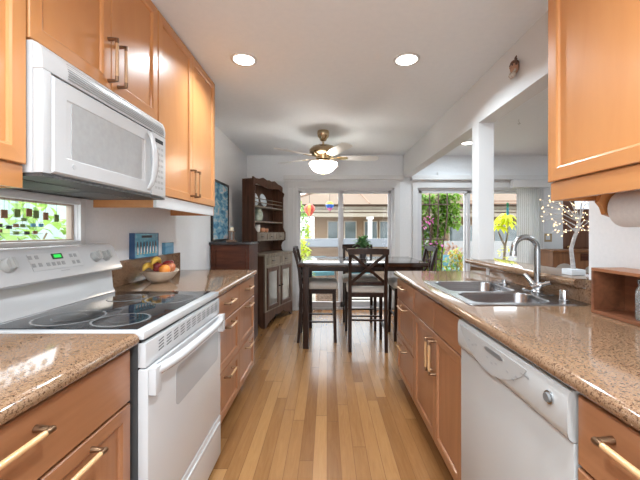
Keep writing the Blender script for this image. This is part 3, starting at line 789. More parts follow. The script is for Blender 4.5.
for a, c, kx in ((.055, .40, .385), (.46, Wd-.055, .475)):
    d = obj('drawer', MB().box(a, c, -.010, .010, .803, .902, bev=.004), hutch_pale, t)
    obj('knob', MB().box((a+c)/2-.035, (a+c)/2+.035, -.022, -.0105, .848, .860, bev=.003), knob_m, d)
    d = obj('door', MB().panel(lambda dd, y, z: (y, -.012+dd, z), a, c, .218, .767, [(0, .022), (0, .003), (.003, 0), (.05, 0), (.056, .008)]), [hutch_wood], t)
    obj('door_glass', MB().box(a+.057, c-.057, -.0045, -.002, .275, .71), glass_pale, d)
    obj('knob', MB().ball((kx, -.026, .50), .012).tube([(kx, -.012, .5), (kx, -.026, .5)], .006), knob_m, d)
# upper section
uy0, uy1 = yb-DU, yb
def side_prof():
    f = uy0
    return [(uy1, .951), (uy1, 1.92), (f+.055, 1.92), (f+.052, 1.88), (f+.035, 1.85), (f, 1.82), (f+.0, 1.80), (f+.018, 1.76), (f+.02, 1.62), (f+.02, 1.36), (f+.018, 1.30), (f-.0, 1.26), (f-.02, 1.235), (f-.02, 1.115), (f+.03, 1.08), (f+.05, 1.03), (f+.04, .98), (f+.02, .951)]
for xx in (.0, Wd-.02):
    obj('side_panel', MB().prism(side_prof(), 'x', xx, xx+.02), hutch_wood, t)
obj('back_panel', MB().box(.0205, Wd-.0205, uy1-.012, uy1, .951, 1.90), hutch_wood, t)
for z in (1.575, 1.372): obj('shelf', MB().box(.0205, Wd-.0205, uy0+.022, uy1-.0125, z-.009, z+.009, bev=.002), hutch_pale, t)  # shelves in the lighter tone, white edge highlights put into their colour
for z in (1.63, 1.68): obj('plate_rail', MB().tube([(.0205, uy0+.03, z), (Wd-.0205, uy0+.03, z)], .006), hutch_pale, t)
# crest
cr = [(.0, 1.845), (.10, 1.875), (.25, 1.86), (.43, 1.845), (.61, 1.86), (.76, 1.875), (Wd, 1.845), (Wd, 1.915), (.80, 1.935), (.70, 1.945), (.60, 1.975), (.50, 1.955), (.43, 1.965), (.36, 1.955), (.26, 1.975), (.16, 1.945), (.06, 1.94), (.0, 1.955)]
obj('crest', MB().prism(cr, 'y', uy0+.03, uy0+.052).box(0.0, Wd, uy0+.0525, uy1, 1.921, 1.932), hutch_wood, t)
obj('drawer_case', MB().box(.0205, Wd-.0205, uy0-.008, uy1-.0125, 1.115, 1.128).box(.0205, Wd-.0205, uy0-.008, uy1-.0125, 1.217, 1.232).box(.0205, Wd-.0205, uy0+.03, uy1-.0125, 1.1285, 1.2165), hutch_pale, t)
for i in range(3):
    a = .026+i*.2715; c = a+.265
    d = obj('drawer', MB().box(a, c, uy0-.014, uy0+.0295, 1.131, 1.214, bev=.003), hutch_pale, t)
    obj('knob', MB().box((a+c)/2-.03, (a+c)/2+.03, uy0-.024, uy0-.0145, 1.166, 1.178, bev=.003), knob_m, d)
hutM = Matrix.Translation((hx, hy, 0)) @ Matrix.Rotation(PI/2-ang, 4, 'Z')
def on_hutch(x, y, z): return hutM @ Vector((x, y, z))
# crockery standing in the hutch
plate_b = mottled('blue_white_china', (.50, .62, .74), (.72, .78, .84), 9, .15, coat=.5)
def plate_local(mb, c, r):
    # upright plate, axis towards the room, leaning back
    Mx = Matrix.Translation(c) @ Matrix.Rotation(PI/2-ang, 4, 'Z') @ Matrix.Rotation(math.radians(78), 4, 'X')
    mb.M = Mx; mb.lathe([(.001, 0), (r*.6, .0), (r, .012), (r, .016), (r*.6, .005), (.001, .005)], (0,0,0), 0, 28, cap=False); mb.M = Matrix.Identity(4)
for i, (x, lab) in enumerate(((.13, 'blue and white plate leaning at the near end of the hutch top shelf'), (.36, 'blue and white plate leaning in the middle of the hutch top shelf'))):
    p = on_hutch(x, uy0+.10, 1.584+.092); b = MB(); plate_local(b, p, .09)
    solo('dinner_plate', b, plate_b, lab, 'plate', tuple(p), 'plates on the hutch')
# green jug
jug_m = mottled('green_glaze', (.10, .14, .10), (.52, .60, .50), 6, .15, coat=.6)
p = on_hutch(.22, uy0+.09, 1.3815)
t = thing('pitcher', 'mottled green ceramic pitcher on the middle hutch shelf', 'pitcher', tuple(p))
obj('body', MB().lathe([(.04, 0), (.062, .02), (.072, .07), (.062, .12), (.045, .15), (.05, .168), (.044, .168), (.04, .15), (.001, .14)], p, 0, 24), jug_m, t)
q = on_hutch(.30, uy0+.09, 1.3815)
d = (q-p).normalized()
obj('handle', MB().tube([p+d*.047+Vector((0,0,.145)), p+d*.085+Vector((0,0,.135)), p+d*.095+Vector((0,0,.09)), p+d*.066+Vector((0,0,.05))], .007, 0, 8), jug_m, t)
copper = mat('copper_glaze', (.62, .26, .12), .3, coat=.5); pale_cup = mat('pale_cup', (.70, .68, .62), .3, coat=.5)
for x, m_, r, h, lab in ((.14, pale_cup, .032, .075, 'pale cup at the near end of the lowest open hutch shelf'), (.27, copper, .036, .06, 'orange cup beside the pale cup in the hutch'), (.38, copper, .03, .05, 'small orange cup in the middle of the hutch'), (.22, pale_cup, .03, .10, 'tall pale cup behind the orange cup in the hutch')):
    yy = uy0+.03 + (.06 if h > .09 else .02); p = on_hutch(x, yy, 1.2325)
    solo('cup', MB().lathe([(r*.6, 0), (r*.9, .01), (r, h*.6), (r*.95, h), (r*.85, h), (r*.85, h*.5), (.001, h*.3)], p, 0, 18), m_, lab, 'cup', tuple(p), 'cups in the hutch')

# ================================================================= CONSOLE, BIG PICTURE, CANDLE
t = thing('console_cabinet', 'dark cherry wood console between the counter and the hutch', 'cabinet', (-1.02, 3.88, 0))
obj('body', MB().box(WX+.016, -.83, 3.58, 4.02, .0, 1.098, bev=.003), cherry, t)
obj('top_board', MB().box(WX+.002, -.812, 3.565, 4.04, 1.099, 1.127, bev=.005), mat('black_top', (.025, .02, .02), .2, coat=.5), t)
obj('side_moulding', MB().box(WX+.05, WX+.066, 3.568, 3.579, .1, 1.05).box(-.87, -.854, 3.568, 3.579, .1, 1.05), cherry, t)
t = thing('framed_picture', 'tall blue seaside picture in a thin black frame above the console', 'picture', (WX, 3.92, 1.13))
P = lambda d, y, z: (WX+.026-d, y, z)
obj('frame', MB().panel(P, 3.62, 4.22, 1.129, 1.82, [(0, .024), (0, 0), (.022, 0), (.024, .010)]), black, t)
def art(name, stops, scale, stretch):
    m = mat(name, (.3, .5, .7), .25, coat=.3); v = coords(m, stretch); f = noise(m, v, scale, 5, .6, .4)
    L(m, ramp(m, f, stops), bsdf(m).inputs['Base Color']); return m
obj('print', MB().box(WX+.0165, WX+.018, 3.645, 4.195, 1.154, 1.796), art('seaside_print', [(.3, (.05, .12, .20)), (.45, (.12, .35, .55)), (.55, (.35, .60, .72)), (.62, (.65, .70, .70)), (.72, (.62, .28, .26))], 5, (1, 1.2, 3)), t)
t = thing('candle_holder', 'small wooden candle stand with a pale candle on the console', 'candle holder', (-1.02, 3.66, 1.1275))
b = MB().box(-1.09, -.995, 3.625, 3.70, 1.1275, 1.150, bev=.003).tube([(-1.06, 3.66, 1.15), (-1.06, 3.66, 1.235)], .008).tube([(-1.02, 3.66, 1.15), (-1.02, 3.66, 1.235)], .008).box(-1.075, -1.003, 3.64, 3.68, 1.2355, 1.247, bev=.002)
obj('stand', b, mat('holder_brown', (.16, .085, .05), .4), t)
obj('candle', MB().lathe([(.02, 0), (.02, .035), (.017, .037), (.001, .035)], (-1.04, 3.66, 1.2475), 0, 18), mat('candle_wax', (.8, .70, .5), .5), t)

# ================================================================= SMALL PICTURES, FRUIT BOWL
t = thing('canvas_picture', 'blue canvas with a row of pale bird-like figures standing on the backsplash', 'picture', (WX+.02, 2.30, 1.063))
obj('canvas', MB().box(WX+.003, WX+.036, 2.130, 2.430, 1.0635, 1.228, bev=.002), art('sea_blue_canvas', [(.3, (.05, .20, .33)), (.5, (.10, .34, .48)), (.7, (.35, .56, .64))], 7, (1, 1, 2)), t)
bd = MB().box(WX+.0362, WX+.0385, 2.130, 2.430, 1.0635, 1.067).box(WX+.0362, WX+.0385, 2.130, 2.430, 1.2245, 1.228).box(WX+.0362, WX+.0385, 2.130, 2.134, 1.067, 1.2245).box(WX+.0362, WX+.0385, 2.426, 2.430, 1.067, 1.2245).box(WX+.003, WX+.036, 2.1285, 2.1298, 1.0635, 1.228)
obj('border', bd, mat('navy_border', (.04, .10, .22), .4), t)
bw = mat('figure_black', (.03, .04, .05), .5); wh = mat('figure_white', (.85, .85, .83), .5)
b = MB()
for i in range(7):
    yy = 2.165+i*.038
    b.prism([(yy-.009, 1.10), (yy+.009, 1.10), (yy+.012, 1.13), (yy+.005, 1.165), (yy-.004, 1.172), (yy-.011, 1.14)], 'x', WX+.0362, WX+.0374, 0)
    b.prism([(yy-.004, 1.098), (yy+.006, 1.098), (yy+.006, 1.125), (yy, 1.14), (yy-.005, 1.12)], 'x', WX+.0375, WX+.0385, 1)
    b.box(WX+.0362, WX+.0375, yy-.008, yy+.008, 1.088, 1.096, 2)
obj('painted_figures', b, [bw, wh, mat('figure_sand', (.60, .48, .25), .5)], t)
b = MB()
for i in range(9): b.box(WX+.0362, WX+.0375, 2.215+i*.0145, 2.226+i*.0145, 1.196, 1.212)
obj('painted_caption', b, bw, t)
t = thing('canvas_picture', 'tiny pale blue seascape canvas right of the larger one', 'picture', (WX+.02, 2.62, 1.063))
obj('canvas', MB().box(WX+.003, WX+.03, 2.55, 2.69, 1.0635, 1.153, bev=.002), art('pale_seascape', [(.3, (.08, .24, .38)), (.6, (.18, .38, .52)), (.8, (.40, .52, .60))], 5, (1, 1, 5)), t)

bx, by = -1.085, 2.185
t = thing('fruit_bowl', 'shallow oval whitewashed wooden bowl holding fruit', 'bowl', (bx, by, .912))
b = MB(); S = 28
def orr(a, bb, z, dz=0): return [(bx+a*math.cos(2*PI*k/S), by+bb*math.sin(2*PI*k/S), z+dz*abs(math.sin(2*PI*k/S))**3) for k in range(S)]
b.loft([orr(.045, .07, .9125), orr(.070, .100, .935), orr(.098, .138, .972, .006), orr(.103, .146, .980, .010), orr(.097, .139, .981, .010), orr(.066, .095, .945), orr(.03, .05, .930), orr(.001, .001, .928)])
obj('bowl', b, bowl_m, t, 60)
# put the whole bowl mesh under the thing; fruits are things of their own
def apple(x, y, z, r, m_, lab):
    t = thing('apple', lab, 'apple', (x, y, z-r), group='fruit in the bowl')
    prof = [(.001, -.80), (.30, -.90), (.62, -.80), (.90, -.40), (1.0, .1), (.88, .55), (.58, .80), (.25, .82), (.001, .64)]
    obj('flesh', MB().lathe([(p*r, q*r) for p, q in prof], (x, y, z), 0, 20), m_, t, 60)
    obj('stem', MB().tube([(x, y, z+r*.66), (x+.004, y, z+r*1.1)], .0018, 0, 6), mat('stem_brown', (.12, .07, .03), .6), t)
red = mottled('red_apple_skin', (.22, .012, .02), (.38, .05, .05), 8, .2, coat=.5)
red2 = mottled('ruddy_apple_skin', (.36, .05, .04), (.60, .25, .08), 8, .2, coat=.5)
apple(bx+.010, by+.088, 1.012, .038, red, 'dark red apple at the right end of the bowl')
apple(bx+.045, by+.035, 1.0, .036, red2, 'ruddy red apple in the middle of the bowl')
apple(bx-.045, by+.045, 1.004, .036, red, 'dark red apple at the back of the bowl')
or_m = mottled('orange_peel', (.75, .22, .03), (.80, .30, .05), 40, .4, bmp=.2)
solo('orange', MB().ball((bx+.045, by-.040, .994), .035, 0, 20, 12, sz=.93), or_m, 'orange fruit in front at the left of the bowl', 'orange', (bx+.045, by-.040, .961))
ban = mottled('banana_peel', (.72, .46, .06), (.55, .30, .04), 6, .45)
for k, (oy, oz, lab) in enumerate(((0, .004, 'ripe yellow banana lying on top of the fruit'), (-.034, -.03, 'second yellow banana at the left end of the bowl'))):
    pts, rr = [], []
    for i in range(11):
        u = i/10; a = -1.0+u*2.0
        pts.append((bx-.01-k*.036, by-.035+oy*1.0+.066*math.sin(a), 1.060+oz-.05+.055*math.cos(a)*1.2-.02+.0)); rr.append([.004, .010, .015, .017, .018, .018, .018, .017, .014, .008, .005][i])
    solo('banana', MB().tube(pts, rr, 0, 8), ban, lab, 'banana', pts[0], 'bananas in the bowl', smooth=60)

# hanging tile ornament in the little window
t = thing('window_ornament', 'hanging strings of small coloured tiles in the low window behind the stove', 'ornament', (WX-.012, 1.45, 1.36))
tile = [mat('tile_brown', (.28, .15, .08), .4), mat('tile_green', (.18, .26, .08), .4), mat('tile_blue', (.12, .32, .50), .3), mat('wire_dark', (.05, .05, .05), .5)]
b = MB(); k = 0
for i, yy in enumerate((1.32, 1.375, 1.43, 1.465, 1.515, 1.575)):
    dz = .006*abs(i-2)
    b.tube([(WX-.012, yy, WZ1-.001), (WX-.012, yy, 1.335-dz)], .0006, 3, 5)
    b.box(WX-.014, WX-.010, yy-.013, yy+.013, 1.315-dz-.014, 1.335-dz, i % 2)
for yy, z, m_ in ((1.30, 1.262, 3), (1.34, 1.255, 3), (1.37, 1.262, 0), (1.40, 1.262, 1), (1.45, 1.266, 2), (1.49, 1.266, 2), (1.37, 1.232, 1), (1.42, 1.232, 3), (1.46, 1.234, 0), (1.405, 1.288, 1), (1.30, 1.24, 0)):
    b.tube([(WX-.012, yy, WZ1-.001), (WX-.012, yy, z)], .0005, 3, 5)
    b.box(WX-.014, WX-.010, yy-.011, yy+.011, z-.008, z+.006, m_)
b.tube([(WX-.012, 1.24, 1.258), (WX-.012, 1.50, 1.258)], .0008, 3, 5).tube([(WX-.012, 1.24, 1.228), (WX-.012, 1.50, 1.228)], .0008, 3, 5)
obj('tile_strings', b, tile, t)

# ================================================================= RIGHT COUNTER SMALL THINGS
t = thing('wooden_box', 'open reddish wooden box lying on its side on the right counter', 'box', (1.12, 1.15, .912))
x0, x1, y0, y1, z0, z1, w_ = 1.066, 1.197, .93, 1.352, .9122, 1.092, .012
obj('bottom_board', MB().box(x0, x1, y0, y1, z0, z0+w_, bev=.001), box_wood, t)
obj('top_board', MB().box(x0, x1, y0, y1, z1-w_, z1, bev=.001), wood('box_top_wood', (.30, .12, .055), (.42, .19, .09), 'y', .35), t)
obj('side_board', MB().box(x0, x1, y1-w_, y1, z0+w_+.0002, z1-w_-.0002, bev=.001), box_wood, t)
obj('side_board', MB().box(x0, x1, y0, y0+w_, z0+w_+.0002, z1-w_-.0002, bev=.001), box_wood, t)
obj('back_board', MB().box(x1-.006, x1-.0002, y0+w_+.0002, y1-w_-.0002, z0+w_+.0002, z1-w_-.0002), box_wood, t)
t = thing('glass_jar', 'clear jar of brown mixed nuts inside the wooden box', 'jar', (1.135, 1.16, .925))
gj = mat('jar_glass', (.75, .78, .80), .08, trans=.75)
obj('jar', MB().lathe([(.040, 0), (.042, .004), (.042, .10), (.034, .118), (.034, .128), (.001, .128)], (1.128, 1.165, .9246), 0, 24), gj, t)
obj('contents', MB().lathe([(.001, .003), (.038, .004), (.038, .055), (.02, .062), (.001, .06)], (1.128, 1.165, .9246), 0, 24), mottled('mixed_nuts', (.10, .05, .03), (.55, .38, .24), 60, .7), t)
obj('lid', MB().lathe([(.037, .1285), (.037, .142), (.001, .143)], (1.128, 1.165, .9246), 0, 24), steel, t)
# paper towel holder under the upper right cabinet
t = thing('paper_towel_holder', 'wooden under-cabinet holder with a roll of white paper towel', 'paper towel holder', (1.07, 1.1, 1.43))
def bracket(y):
    cx = 1.065
    P = [(cx-.085, 1.4225), (cx-.068, 1.40), (cx-.070, 1.37), (cx-.080, 1.345), (cx-.064, 1.325), (cx-.056, 1.300), (cx-.034, 1.292), (cx-.010, 1.285), (cx+.02, 1.285), (cx+.04, 1.31), (cx+.05, 1.37), (cx+.055, 1.4225)]
    return MB().prism(P, 'y', y, y+.018)
obj('bracket', bracket(1.215), maple_v, t); obj('bracket', bracket(.895), maple_v, t)
obj('towel_roll', MB().tube([(1.066, .917, 1.318), (1.066, .925, 1.318), (1.066, 1.195, 1.318), (1.066, 1.203, 1.318)], [.060, .066, .066, .058], 0, 36), paper, t)
obj('rod', MB().tube([(1.066, .9132, 1.318), (1.066, 1.2148, 1.318)], .011), maple_h, t)
# blue-tinted socket plate on the splash
t = thing('wall_outlet', 'small pale outlet plate on the backsplash behind the sink', 'outlet', (RX0-.024, 2.46, .94))
obj('plate', MB().box(RX0-.025, RX0-.0215, 2.43, 2.475, .922, .966, bev=.001), white_plastic, t)
# light-up birch tree
tx, ty = 1.262, 1.715
t = thing('lighted_birch_tree', 'small white birch tree with glowing fairy bulbs on the granite ledge', 'decorative tree', (tx, ty, 1.0165))
obj('base', MB().box(tx-.036, tx+.036, ty-.036, ty+.036, 1.0168, 1.046, bev=.004), mat('white_base', (.75, .82, .88), .4), t)
tr = [(tx-.0, ty, 1.038), (tx-.006, ty, 1.09), (tx-.012, ty, 1.15), (tx+.002, ty, 1.20), (tx+.022, ty, 1.25), (tx+.03, ty, 1.285)]
trunk = obj('trunk', MB().tube(tr, [.011, .0098, .0092, .0088, .0078, .005], 0, 12), birch, t, 60)
R = random.Random(11); blb = []
top = Vector(tr[-1]); b = MB()
targets = [(-.20, .0, .125), (-.20, -.02, .085), (-.18, .02, .04), (-.185, 0, .015), (-.15, -.03, -.01), (-.14, .03, -.055), (-.09, .0, -.06), (-.05, .05, .16), (.01, -.02, .17), (.05, .0, .12), (.055, .02, .05), (.03, -.05, .0), (-.10, .05, .12), (-.11, -.05, .06), (-.06, -.06, -.015), (.05, .05, -.03), (-.03, .0, .10), (.04, -.03, -.065)]
for (dx, dy, dz) in targets:
    st = Vector(tr[3]).lerp(top, R.uniform(.2, 1)) if dz < .03 else top
    en = Vector((tx+.03, ty, 1.285)) + Vector((dx, dy, dz-.01))
    md = st.lerp(en, .45) + Vector((0, 0, .03 if dz > -.02 else .0)) ; q = st.lerp(en, .75)+Vector((0, 0, .018))
    b.tube([st, md, q, en], [.0035, .0022, .0015, .001], 0, 6)
    blb += [en, q, md]
    for k in range(2):
        e2 = q + Vector((R.uniform(-.03, .03), R.uniform(-.03, .03), R.uniform(-.03, .035))); b.tube([q, e2], [.0014, .0009], 0, 5); blb.append(e2)
obj('branches', b, birch, t, 60)
b = MB()
for p in blb: b.ball(p, .0031, 0, 8, 5)
o = obj('fairy_bulbs', b, bulb, t, 60); o['kind'] = 'stuff'

# carved ornament on the beam
t = thing('wall_figurine', 'small carved bearded face ornament on the white beam', 'ornament', (RX0, 2.10, 2.27))
cx, cy, cz = RX0-.022, 2.105, 2.262
obj('face', MB().ball((cx, cy, cz+.005), .034, 0, 16, 10, sx=.7, sz=1.15).ball((cx-.024, cy, cz+.004), .009, 0, 10, 6).ball((cx-.02, cy-.013, cz+.016), .005, 1, 8, 5).ball((cx-.02, cy+.013, cz+.016), .005, 1, 8, 5), [mat('carved_tan', (.42, .24, .16), .6), black], t, 60)
b = MB()
R = random.Random(5)
for i in range(16):
    a = -.9+1.8*i/15; p = Vector((cx-.008, cy+.028*math.sin(a), cz-.012-.004*math.cos(a)))
    b.tube([p, p+Vector((-.008, .012*math.sin(a), -.022)), p+Vector((-.002, .004*math.sin(a), -.044))], [.007, .006, .001], 0, 6)
obj('beard', b, mottled('beard_grey', (.65, .62, .58), (.25, .18, .13), 50, .8), t, 60)
b = MB().ball((cx, cy, cz+.032), .030, 0, 14, 8, sx=.8, sz=.7)
for (dy, dz) in ((-.034, .034), (-.040, .018), (-.03, .052), (.032, .03)): b.tube([(cx, cy+dy*.5, cz+dz*.6), (cx-.01, cy+dy, cz+dz), (cx-.006, cy+dy*1.15, cz+dz+.012)], [.008, .007, .003], 0, 7)
obj('cap', b, mat('carved_brown', (.12, .06, .04), .6), t, 60)
# ceiling hooks
for (x, y, z, lab) in ((2.05, 3.58, CZ, 'small metal hook in the living room ceiling'), ):
    solo('ceiling_hook', MB().tube([(x, y, z-.001), (x, y, z-.03), (x+.012, y, z-.045), (x, y, z-.055), (x-.012, y, z-.045)], .003, 0, 6), chrome, lab, 'hook', (x, y, z))
x, y, z = 1.74, BY-.036, 2.15
b = MB().box(x-.014, x+.014, y-.008, y-.0005, z-.05, z+.02, bev=.003).tube([(x, y-.010, z+.03), (x, y-.02, z-.03), (x, y-.034, z-.03), (x, y-.034, z-.015)], .005, 0, 8)
solo('wall_hook', b, trim_m, 'small white adhesive hook above the living room glass door', 'hook', (x, y, z))

# ================================================================= CEILING LIGHTS
ring_m = mat('light_trim', (.70, .68, .66), .3)
def downlight(x, y, label=None, power=1.0, first=[None]):
    if first[0] is None:
        t = thing('recessed_light', label, 'ceiling light', (x, y, CZ), group='recessed ceiling lights', world=False)
        obj('trim_ring', MB().lathe([(.092, -.0005), (.090, -.006), (.078, -.009), (.070, -.004), (.070, -.0005)], (0,0,0), 0, 36, cap=False), ring_m, t, 60)
        obj('lens', MB().lathe([(.069, -.001), (.069, -.005), (.05, -.0065), (.001, -.007)], (0,0,0), 0, 36), lamp_glow, t, 60)
        first[0] = t
    else: t = dup(first[0], (x, y, CZ), 0, label)
    d = bpy.data.lights.new('downlight_lamp', 'AREA'); d.shape = 'DISK'; d.size = .13; d.energy = DOWNLIGHT_W*power; d.color = (.82, .93, 1); d.spread = PI if x > 1.5 else math.radians(145)
    l = bpy.data.objects.new('downlight_lamp', d); COL.objects.link(l); l.location = (x, y, CZ-.012)
downlight(-.58, 2.34, 'round recessed ceiling light on the left, above the fruit bowl side', .45)
downlight(.556, 2.34, 'round recessed ceiling light on the right, above the sink side', .9)
for x, y, lab, pw in ((-.45, .35, 'added unseen recessed fill light on the left just over the camera', .8), (.35, .35, 'added unseen recessed fill light on the right just over the camera', .8), (-.45, -.9, 'added unseen recessed fill light on the left behind the camera', .7), (.35, -.9, 'added unseen recessed fill light on the right behind the camera', .7), (2.9, 1.6, 'added unseen recessed fill light in the near living room', .7), (1.9, 4.53, 'round recessed ceiling light in the living room beyond the white post', .45), (4.6, 2.6, 'added unseen recessed fill light near the far living room wall', 1.2)):  # unseen fill lights added, except the one beyond the white post
    downlight(x, y, lab, pw)

# ================================================================= CEILING FAN
fx, fy = -.045, 4.0
t = thing('ceiling_fan', 'brass ceiling fan with five white blades and a frosted glass bowl', 'ceiling fan', (fx, fy, CZ))
b = MB().lathe([(.068, 0), (.072, -.03), (.066, -.065), (.045, -.09), (.034, -.115), (.016, -.122)], (fx, fy, CZ-.0005), 0, 28)
obj('canopy', b, brass_b, t, 50)
obj('downrod', MB().tube([(fx, fy, CZ-.122), (fx, fy, 2.27)], .013), brass_b, t)
b = MB().lathe([(.02, 2.275), (.05, 2.268), (.13, 2.25), (.165, 2.215), (.165, 2.18), (.14, 2.155), (.09, 2.14), (.085, 2.10), (.07, 2.09)], (fx, fy, 0), 0, 36)
obj('motor_housing', b, brass_b, t, 40)
for k in range(5):
    a = math.radians(149+72*k)
    Mx = Matrix.Translation((fx, fy, 2.125)) @ Matrix.Rotation(a, 4, 'Z') @ Matrix.Rotation(math.radians(-10), 4, 'X')
    b = MB(); b.M = Mx
    pr = [(.21, -.050), (.33, -.064), (.54, -.070), (.64, -.064), (.67, -.035), (.67, .035), (.64, .064), (.54, .070), (.33, .064), (.21, .050)]
    b.prism(pr, 'z', -.0035, .0035)
    bl = obj('blade', b, blade_m, t)
    b = MB(); b.M = Mx
    b.prism([(.09, -.016), (.17, -.012), (.20, -.042), (.28, -.037), (.30, 0), (.28, .037), (.20, .042), (.17, .012), (.09, .016)], 'z', -.0085, -.0038)
    obj('blade_bracket', b, gold, bl)
b = MB().lathe([(.06, 2.089), (.095, 2.082), (.10, 2.07), (.06, 2.065)], (fx, fy, 0), 0, 28)
obj('light_fitter', b, brass_b, t, 40)
b = MB().lathe([(.165, 2.058), (.167, 2.050), (.152, 2.01), (.118, 1.970), (.070, 1.945), (.012, 1.937)], (fx, fy, 0), 0, 40, cap=False)
obj('glass_bowl', b, fan_bowl, t, 60)
obj('finial', MB().lathe([(.001, 1.912), (.011, 1.919), (.008, 1.928), (.015, 1.933), (.003, 2.06)], (fx, fy, 0), 0, 16), brass_b, t, 60)
b = MB().tube([(fx+.05, fy-.06, 2.075), (fx+.17, fy-.06, 2.045), (fx+.17, fy-.06, 1.80)], .0015, 0, 6).lathe([(.001, 0), (.006, .002), (.007, .04), (.002, .055)], (fx+.17, fy-.06, 1.746), 0, 10)
obj('pull_chain', b, trim_m, t)
for dx, dy in ((.05, 0), (-.025, .045), (-.025, -.045)):
    d = bpy.data.lights.new('fan_lamp', 'POINT'); d.energy = FAN_W/3; d.color = (1, .96, .90); d.shadow_soft_size = .07
    l = bpy.data.objects.new('fan_lamp', d); COL.objects.link(l); l.location = (fx+dx, fy+dy, 2.035)

# ================================================================= LIVING ROOM
t = thing('vertical_blinds', 'white vertical blinds drawn to the right side of the living room glass door', 'blinds', (3.1, BY-.09, 0))
vb = mat('blind_fabric', (.90, .90, .90), .7)
obj('valance', MB().box(2.88, 3.45, BY-.13, BY-.036, 1.925, 2.045, bev=.004), trim_m, t)
for i in range(14):
    x = 2.975+i*.031; a = math.radians(44); dx, dy = math.cos(a)*.036, math.sin(a)*.036
    b = MB(); R_ = []
    pts = [(x+u*dx, BY-.08+u*dy*.8+.004*(1-u*u)) for u in (-1, -.5, 0, .5, 1)]
    b.prism(pts + [(p[0]+.0008, p[1]+.0016) for p in reversed(pts)], 'z', .04, 1.915)
    obj('vane', b, vb, t)
t = thing('writing_desk', 'brown wooden desk cabinet with arched front panels by the front door', 'desk', (3.62, 4.95, 0))
dx0, dx1, dy0, dy1 = 3.13, 4.05, 4.62, 5.02
obj('body', MB().box(dx0, dx1, dy0+.02, dy1, .0, .955, bev=.003), desk_wood, t)
obj('top_board', MB().box(dx0-.015, dx1+.015, dy0-.01, dy1+.01, .956, .982, bev=.004), desk_wood, t)
for a, c in ((dx0+.03, dx0+.28), (dx1-.48, dx1-.04)):
    P_ = [(a, .25), (c, .25), (c, .70)] + [(a+(c-a)*(.5+.5*math.cos(th)), .70+.10*math.sin(th)) for th in [PI*i/8 for i in range(1, 8)]] + [(a, .70)]
    obj('arched_panel', MB().prism(P_, 'y', dy0+.008, dy0+.0195), mat('panel_grey', (.42, .39, .36), .4), t)
d = obj('drawer', MB().box(dx0+.38, dx1-.04, dy0+.004, dy0+.0195, .84, .935, bev=.003), cherry, t)
obj('drawer_pull', MB().tube([(3.72, dy0-.006, .89), (3.82, dy0-.006, .89)], .006).tube([(3.73, dy0+.0035, .89), (3.73, dy0-.006, .89)], .004).tube([(3.81, dy0+.0035, .89), (3.81, dy0-.006, .89)], .004), brass, d)
t = thing('light_switch', 'brass-edged switch plate on the wall left of the front door', 'switch', (3.49, BY-.002, 1.15))
obj('plate', MB().box(3.43, 3.56, BY-.008, BY-.001, 1.08, 1.21, bev=.002), mat('switch_brass', (.45, .33, .18), .35, .6), t)
obj('rocker', MB().box(3.46, 3.53, BY-.0125, BY-.0085, 1.11, 1.18, bev=.001), trim_m, t)

# ================================================================= OUTSIDE
pave = mottled('patio_concrete', (.32, .29, .25), (.38, .35, .31), 3, .9)
struct('ground', MB().box(-30, 40, BY+.121, 60, -.16, -.06).box(-30, WX-.12, -10, BY+.12, -.16, -.06), pave, 'pale patio paving outside')
stucco = mottled('beige_stucco', (.24, .16, .098), (.27, .185, .115), 8, .9)
fascia = mottled('fascia_cream', (.22, .185, .14), (.25, .215, .165), 3, .8)
tile_m = mottled('tile_roof', (.125, .088, .060), (.155, .11, .077), 9, .9, (1, 6, 1), bmp=.3)
brown_g = mat('shadow_gap_brown', (.20, .12, .08), .8)
win_g = mottled('house_window_glass', (.05, .07, .07), (.13, .17, .18), 1.2, .08, coat=.6)
t = thing('house', 'beige single storey neighbour house with a tan hip roof and white porch posts', 'house', (8, 20, -.1))
HX0, HX1 = -.76, 24
obj('wall', MB().box(HX0, HX1, 19.6, 25, -.1, 2.12), stucco, t)
ez = 2.66
b = MB().hexa([(HX0-1.9, 17.2, ez), (HX1, 17.2, ez), (HX1, 26, ez), (HX0-1.9, 26, ez), (HX0+2.2, 21.3, ez+1.75), (HX1, 21.3, ez+1.75), (HX1, 22.0, ez+1.75), (HX0+2.2, 22.0, ez+1.75)])
rf = obj('roof', b, tile_m, t, 20)
b = MB().tube([(HX0-1.8, 17.25, ez+.05), (HX0+2.2, 21.3, ez+1.78)], .07, 0, 6)
b.tube([(2.2, 17.3, ez+.04), (1.45, 21.3, ez+1.78)], .05, 0, 6).tube([(6.2, 17.3, ez+.04), (5.2, 21.3, ez+1.78)], .05, 0, 6)
obj('ridge_cap', b, brown_g, rf)
for i, (z, y) in enumerate(((2.02, 17.30), (2.27, 17.42), (2.44, 17.54))):
    obj('fascia_board', MB().box(HX0-1.5, HX1, y, y+.10, z, z+(.19 if i == 0 else .13)), fascia, t)
obj('soffit', MB().box(HX0-1.4, HX1, 17.72, 19.599, 2.125, 2.655), brown_g, t)
for i, (z, y) in enumerate(((2.72, 17.0), (2.84, 17.0))):
    obj('gutter', MB().box(3.2, HX1, y, y+.08, z-.06, z), brown_g, t)
for x in (-1.06, 2.23, 7.9, 12.6):
    obj('porch_post', MB().box(x-.10, x+.10, 17.30, 17.50, -.1, 1.90).box(x-.17, x+.17, 17.26, 17.56, 1.90, 2.015), trim_m, t)
